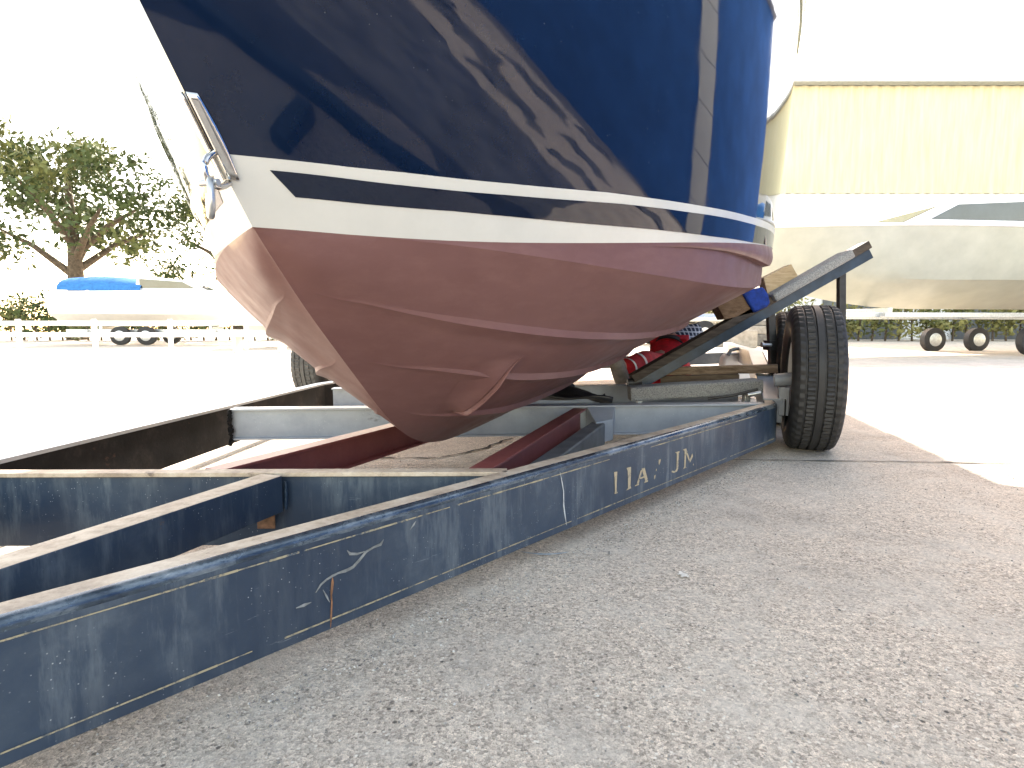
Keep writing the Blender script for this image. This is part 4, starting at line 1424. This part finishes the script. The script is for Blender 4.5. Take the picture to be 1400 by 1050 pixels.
# right: concrete blocks, white truck, bank of sunlit growth, boat shed
def cblock(px, Y, depth, mat, label):
    z0 = gz(Y)
    x0, x1 = (px[0] - 700) / FPX * Y, (px[2] - 700) / FPX * Y
    ztop = on_y(px[0], px[1], Y).z; zb = max(z0, on_y(px[0], px[3], Y).z)
    m = MB(); m.box(((x0 + x1) / 2, Y + depth / 2, (ztop + zb) / 2), (x1 - x0, depth, ztop - zb))
    return tag(m.build('concrete_block', mat, None, bevel=.03), label, 'concrete block')
cblock((1002, 451, 1035, 480), 19.0, .9, M['concrete'], 'pale square concrete block standing in front of the grey stack')
cblock((974, 462, 1000, 480), 19.6, .7, M['concrete'], 'low pale concrete slab lying left of the square block')
cblock((1024, 457, 1066, 480), 20.6, .8, M['concrete_dark'], 'dark lowest block of the grey concrete stack')
cblock((1024, 445.5, 1066, 456.6), 20.6, .8, M['concrete'], 'middle block of the grey concrete stack')
cblock((1024, 438, 1060, 445.2), 20.65, .75, M['concrete_dark'], 'thin topmost block of the grey concrete stack')
hedge(7.2, 34, 27.5, 2.0, 'sunlit yellowish growth on the bank behind the concrete blocks', ('leaf_yellow', 'leaf_light'), 5)
def truck():
    Y = 22.5; z0 = gz(Y)
    c = V((6.7, Y, z0))
    t = thing('truck', c, 'white flatbed truck seen under the hull beyond the crouching person', 'truck')
    m = MB(); m.box(c + V((-1.2, 0, 1.5)), (1.7, 2.0, 1.7)); m.build('cab', M['white_paint'], t, bevel=.12)
    m = MB(); m.box(c + V((-2.062, 0, 1.85)), (.02, 1.6, .7)); m.build('windscreen', M['glass'], t, bevel=.01)
    m = MB(); m.box(c + V((-1.3, -1.006, 1.85)), (1.0, .02, .65)); m.build('side_window', M['glass'], t, bevel=.01)
    m = MB(); m.box(c + V((1.4, 0, .95)), (3.4, 2.0, .18)); m.box(c + V((.4, 0, .72)), (5.0, .8, .2)); m.build('flatbed', M['offwhite'], t, bevel=.02)
    for dx in (-1.1, .45, 2.2):
        m = MB(); m.tube([c + V((dx, -1.05, .45)), c + V((dx, -1.0, .45)), c + V((dx, -.80, .45)), c + V((dx, -.78, .45))], [.34, .45, .45, .34], 28)
        w = m.build('wheel', M['tyre'], t, smooth=40)
        m = MB(); m.tube([c + V((dx, -1.065, .45)), c + V((dx, -.95, .45))], [.2, .24], 20); m.build('rim', M['white_paint'], w, smooth=40)
        m = MB(); m.tube([c + V((dx, .8, .45)), c + V((dx, 1.0, .45))], .45, 28); m.build('wheel', M['tyre'], t, smooth=40)
truck()
def reflection_bar():  # unseen bar added to give the hull reflection its dark diagonal band
    m = MB()
    m.sweep([(-.05, 0), (.05, 0), (.05, .085), (-.05, .085)], [V((-.02, -.95, .002)), V((.88, .33, .002))])
    t = thing('reflection_bar', V((.4, -.3, 0)), 'added unseen navy steel bar with a short side arm, mirrored in the hull as a dark band', 'reflection_bar')
    m.build('bar', M['navy_steel'], t, bevel=.006)
    m = MB()
    m.sweep([(-.04, 0), (.04, 0), (.04, .08), (-.04, .08)], [V((.36, -.12, .002)), V((.05, .10, .002))])
    m.build('side_arm', M['navy_steel'], t, bevel=.006)
reflection_bar()
def shed():
    Y = 31.0; z0 = gz(Y); x0, x1 = 13.6, 44.0; dep = 16
    t = thing('boat_shed', ((x0 + x1) / 2, Y, z0), 'tall boat shed with yellowed translucent upper cladding above a white wall', 'building')
    zc = z0 + 7.6; ze = z0 + 13.0
    def corr(name, xa, xb, z0_, z1_, y, mat, pitch=.45):
        m = MB(); n = int((xb - xa) / pitch) * 4
        rows = [[], []]
        for i in range(n + 1):
            x = lerp(xa, xb, i / n); o_ = (0, -.05, -.05, 0)[i % 4]
            rows[0].append((x, y + o_, z0_)); rows[1].append((x, y + o_, z1_))
        m.grid(rows); return m.build(name, mat, t, fix=False)
    corr('lower_wall', x0, x1, z0 - .2, zc, Y, M['white_clad'])
    corr('upper_wall', x0, x1, zc + .003, ze, Y - .06, M['cladding'], .6)
    m = MB(); m.box(((x0 + x1) / 2, Y + dep / 2 + .1, z0 + 6.4), (x1 - x0 - .1, dep, 13)); m.build('wall', M['white_clad'], t)
    m = MB(); m.box(((x0 + x1) / 2, Y - .35, ze + .12), (x1 - x0 + .8, .5, .24)); m.build('gutter', M['eave'], t, bevel=.03)
    m = MB(); m.prism([(x0 - .4, Y - .5, ze + .25), (x0 - .4, Y + dep / 2, ze + 2.4), (x0 - .4, Y + dep + .8, ze + .25)], (x1 - x0 + .8, 0, 0)); m.build('roof', M['roof'], t)
    for k in range(4):
        xa = x0 + 3 + k * 7
        m = MB(); m.box((xa + 2, Y - .12, z0 + 2.6), (4.2, .1, 5.2)); m.build('door', M['dark_wall'], t, bevel=.02)
shed()
# buildings of the yard behind and beside the camera
def yard_shed():
    t = thing('yard_shed', V((9.2, -1.5, 0)), 'long blue shed with one pale panelled column beside the yard', 'building')
    for k in range(7):
        m = MB(); m.box(V((7.12, 3.35, .40 + k * .74)), (.10, .62, .725)); m.build('column_panel', M['white_clad'], t, bevel=.012)
    m = MB(); m.box(V((9.2, -1.35, 2.6)), (4.0, 17.3, 5.2)); m.build('wall', M['shed_blue'], t)
    m = MB(); m.prism([V((6.9, -10.2, 5.2)), V((9.2, -10.2, 6.0)), V((11.5, -10.2, 5.2))], (0, 17.6, 0)); m.build('roof', M['roof'], t)
yard_shed()
def ragged_sheet(name, pts, mat, z, amp, step=.12):
    out = []
    n = len(pts)
    for i in range(n):
        a, b = V((*pts[i], 0)), V((*pts[(i + 1) % n], 0))
        k = max(1, int((b - a).length / step))
        for j in range(k):
            q = a.lerp(b, j / k)
            w = amp * (.6 * math.sin(q.y * 5.1 + q.x * 3) + .7 * math.sin(q.y * 13.7 + 1.3) + random.uniform(-.6, .6))
            out.append((q.x + w, q.y + w * .3 + random.uniform(-.02, .02), z))
    me = bpy.data.meshes.new(name)
    bm = bmesh.new()
    f = bm.faces.new([bm.verts.new(p) for p in out])
    bmesh.ops.triangulate(bm, faces=[f])
    bmesh.ops.recalc_face_normals(bm, faces=bm.faces)
    for f in bm.faces:
        if f.normal.z < 0: f.normal_flip()
    bm.to_mesh(me); bm.free()
    me.materials.append(mat)
    o = bpy.data.objects.new(name, me); COL.objects.link(o)
    tag(o, kind='structure')
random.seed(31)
ragged_sheet('reflection_patch', [(1.15, .80), (1.1, -.25), (-.5, -.75), (-.5, -6), (3.0, -6), (3.05, .80)], M['reflection_dark'], .004, .07)  # unseen dark sheet added so sunlit ground mirrors as dark as shade
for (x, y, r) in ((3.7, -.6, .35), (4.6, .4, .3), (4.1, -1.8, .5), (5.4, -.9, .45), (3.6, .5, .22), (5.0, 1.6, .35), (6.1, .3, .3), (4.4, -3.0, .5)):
    ragged_sheet('reflection_patch', [(x - r, y - r * 1.6), (x + r * .5, y - r * 1.2), (x + r, y + r), (x - r * .4, y + r * 1.7)], M['reflection_dark'], .008, .10, .07)  # more unseen dark patches, added to break up the mirrored bright band

# loose grit on the pavement
def grit():
    random.seed(5)
    m = MB()
    for i in range(5200):
        if i < 3400:
            Y = .62 + 2.6 * random.random() ** 1.4; X = random.uniform(-.9, .92) * Y
        else:
            u = random.random() * 2.6; d = abs(random.gauss(0, .05)) + .004
            p = NB0 + NBD * u + NBN * d; X, Y = p.x, p.y
        r = random.choice((.0012, .0016, .002, .003)) * random.uniform(.7, 1.3)
        a = random.random() * 6.28
        ca, sa = math.cos(a), math.sin(a)
        vs = []
        for (vx, vy, vz) in ((1, 0, 0), (-1, 0, 0), (0, .8, 0), (0, -.8, 0), (0, 0, .8), (0, 0, -.5)):
            vx *= random.uniform(.7, 1.3); vy *= random.uniform(.7, 1.3)
            vs.append((X + r * (vx * ca - vy * sa), Y + r * (vx * sa + vy * ca), r * .35 + r * vz))
        m.add(vs, [(0, 2, 4), (2, 1, 4), (1, 3, 4), (3, 0, 4), (2, 0, 5), (1, 2, 5), (3, 1, 5), (0, 3, 5)], random.choice((0, 0, 1, 2)))
    tag(m.build('grit', [M['concrete'], M['grit_pale'], M['concrete_dark']], fix=False), 'loose grit scattered over the pavement before the trailer', 'grit', kind='stuff')
grit()
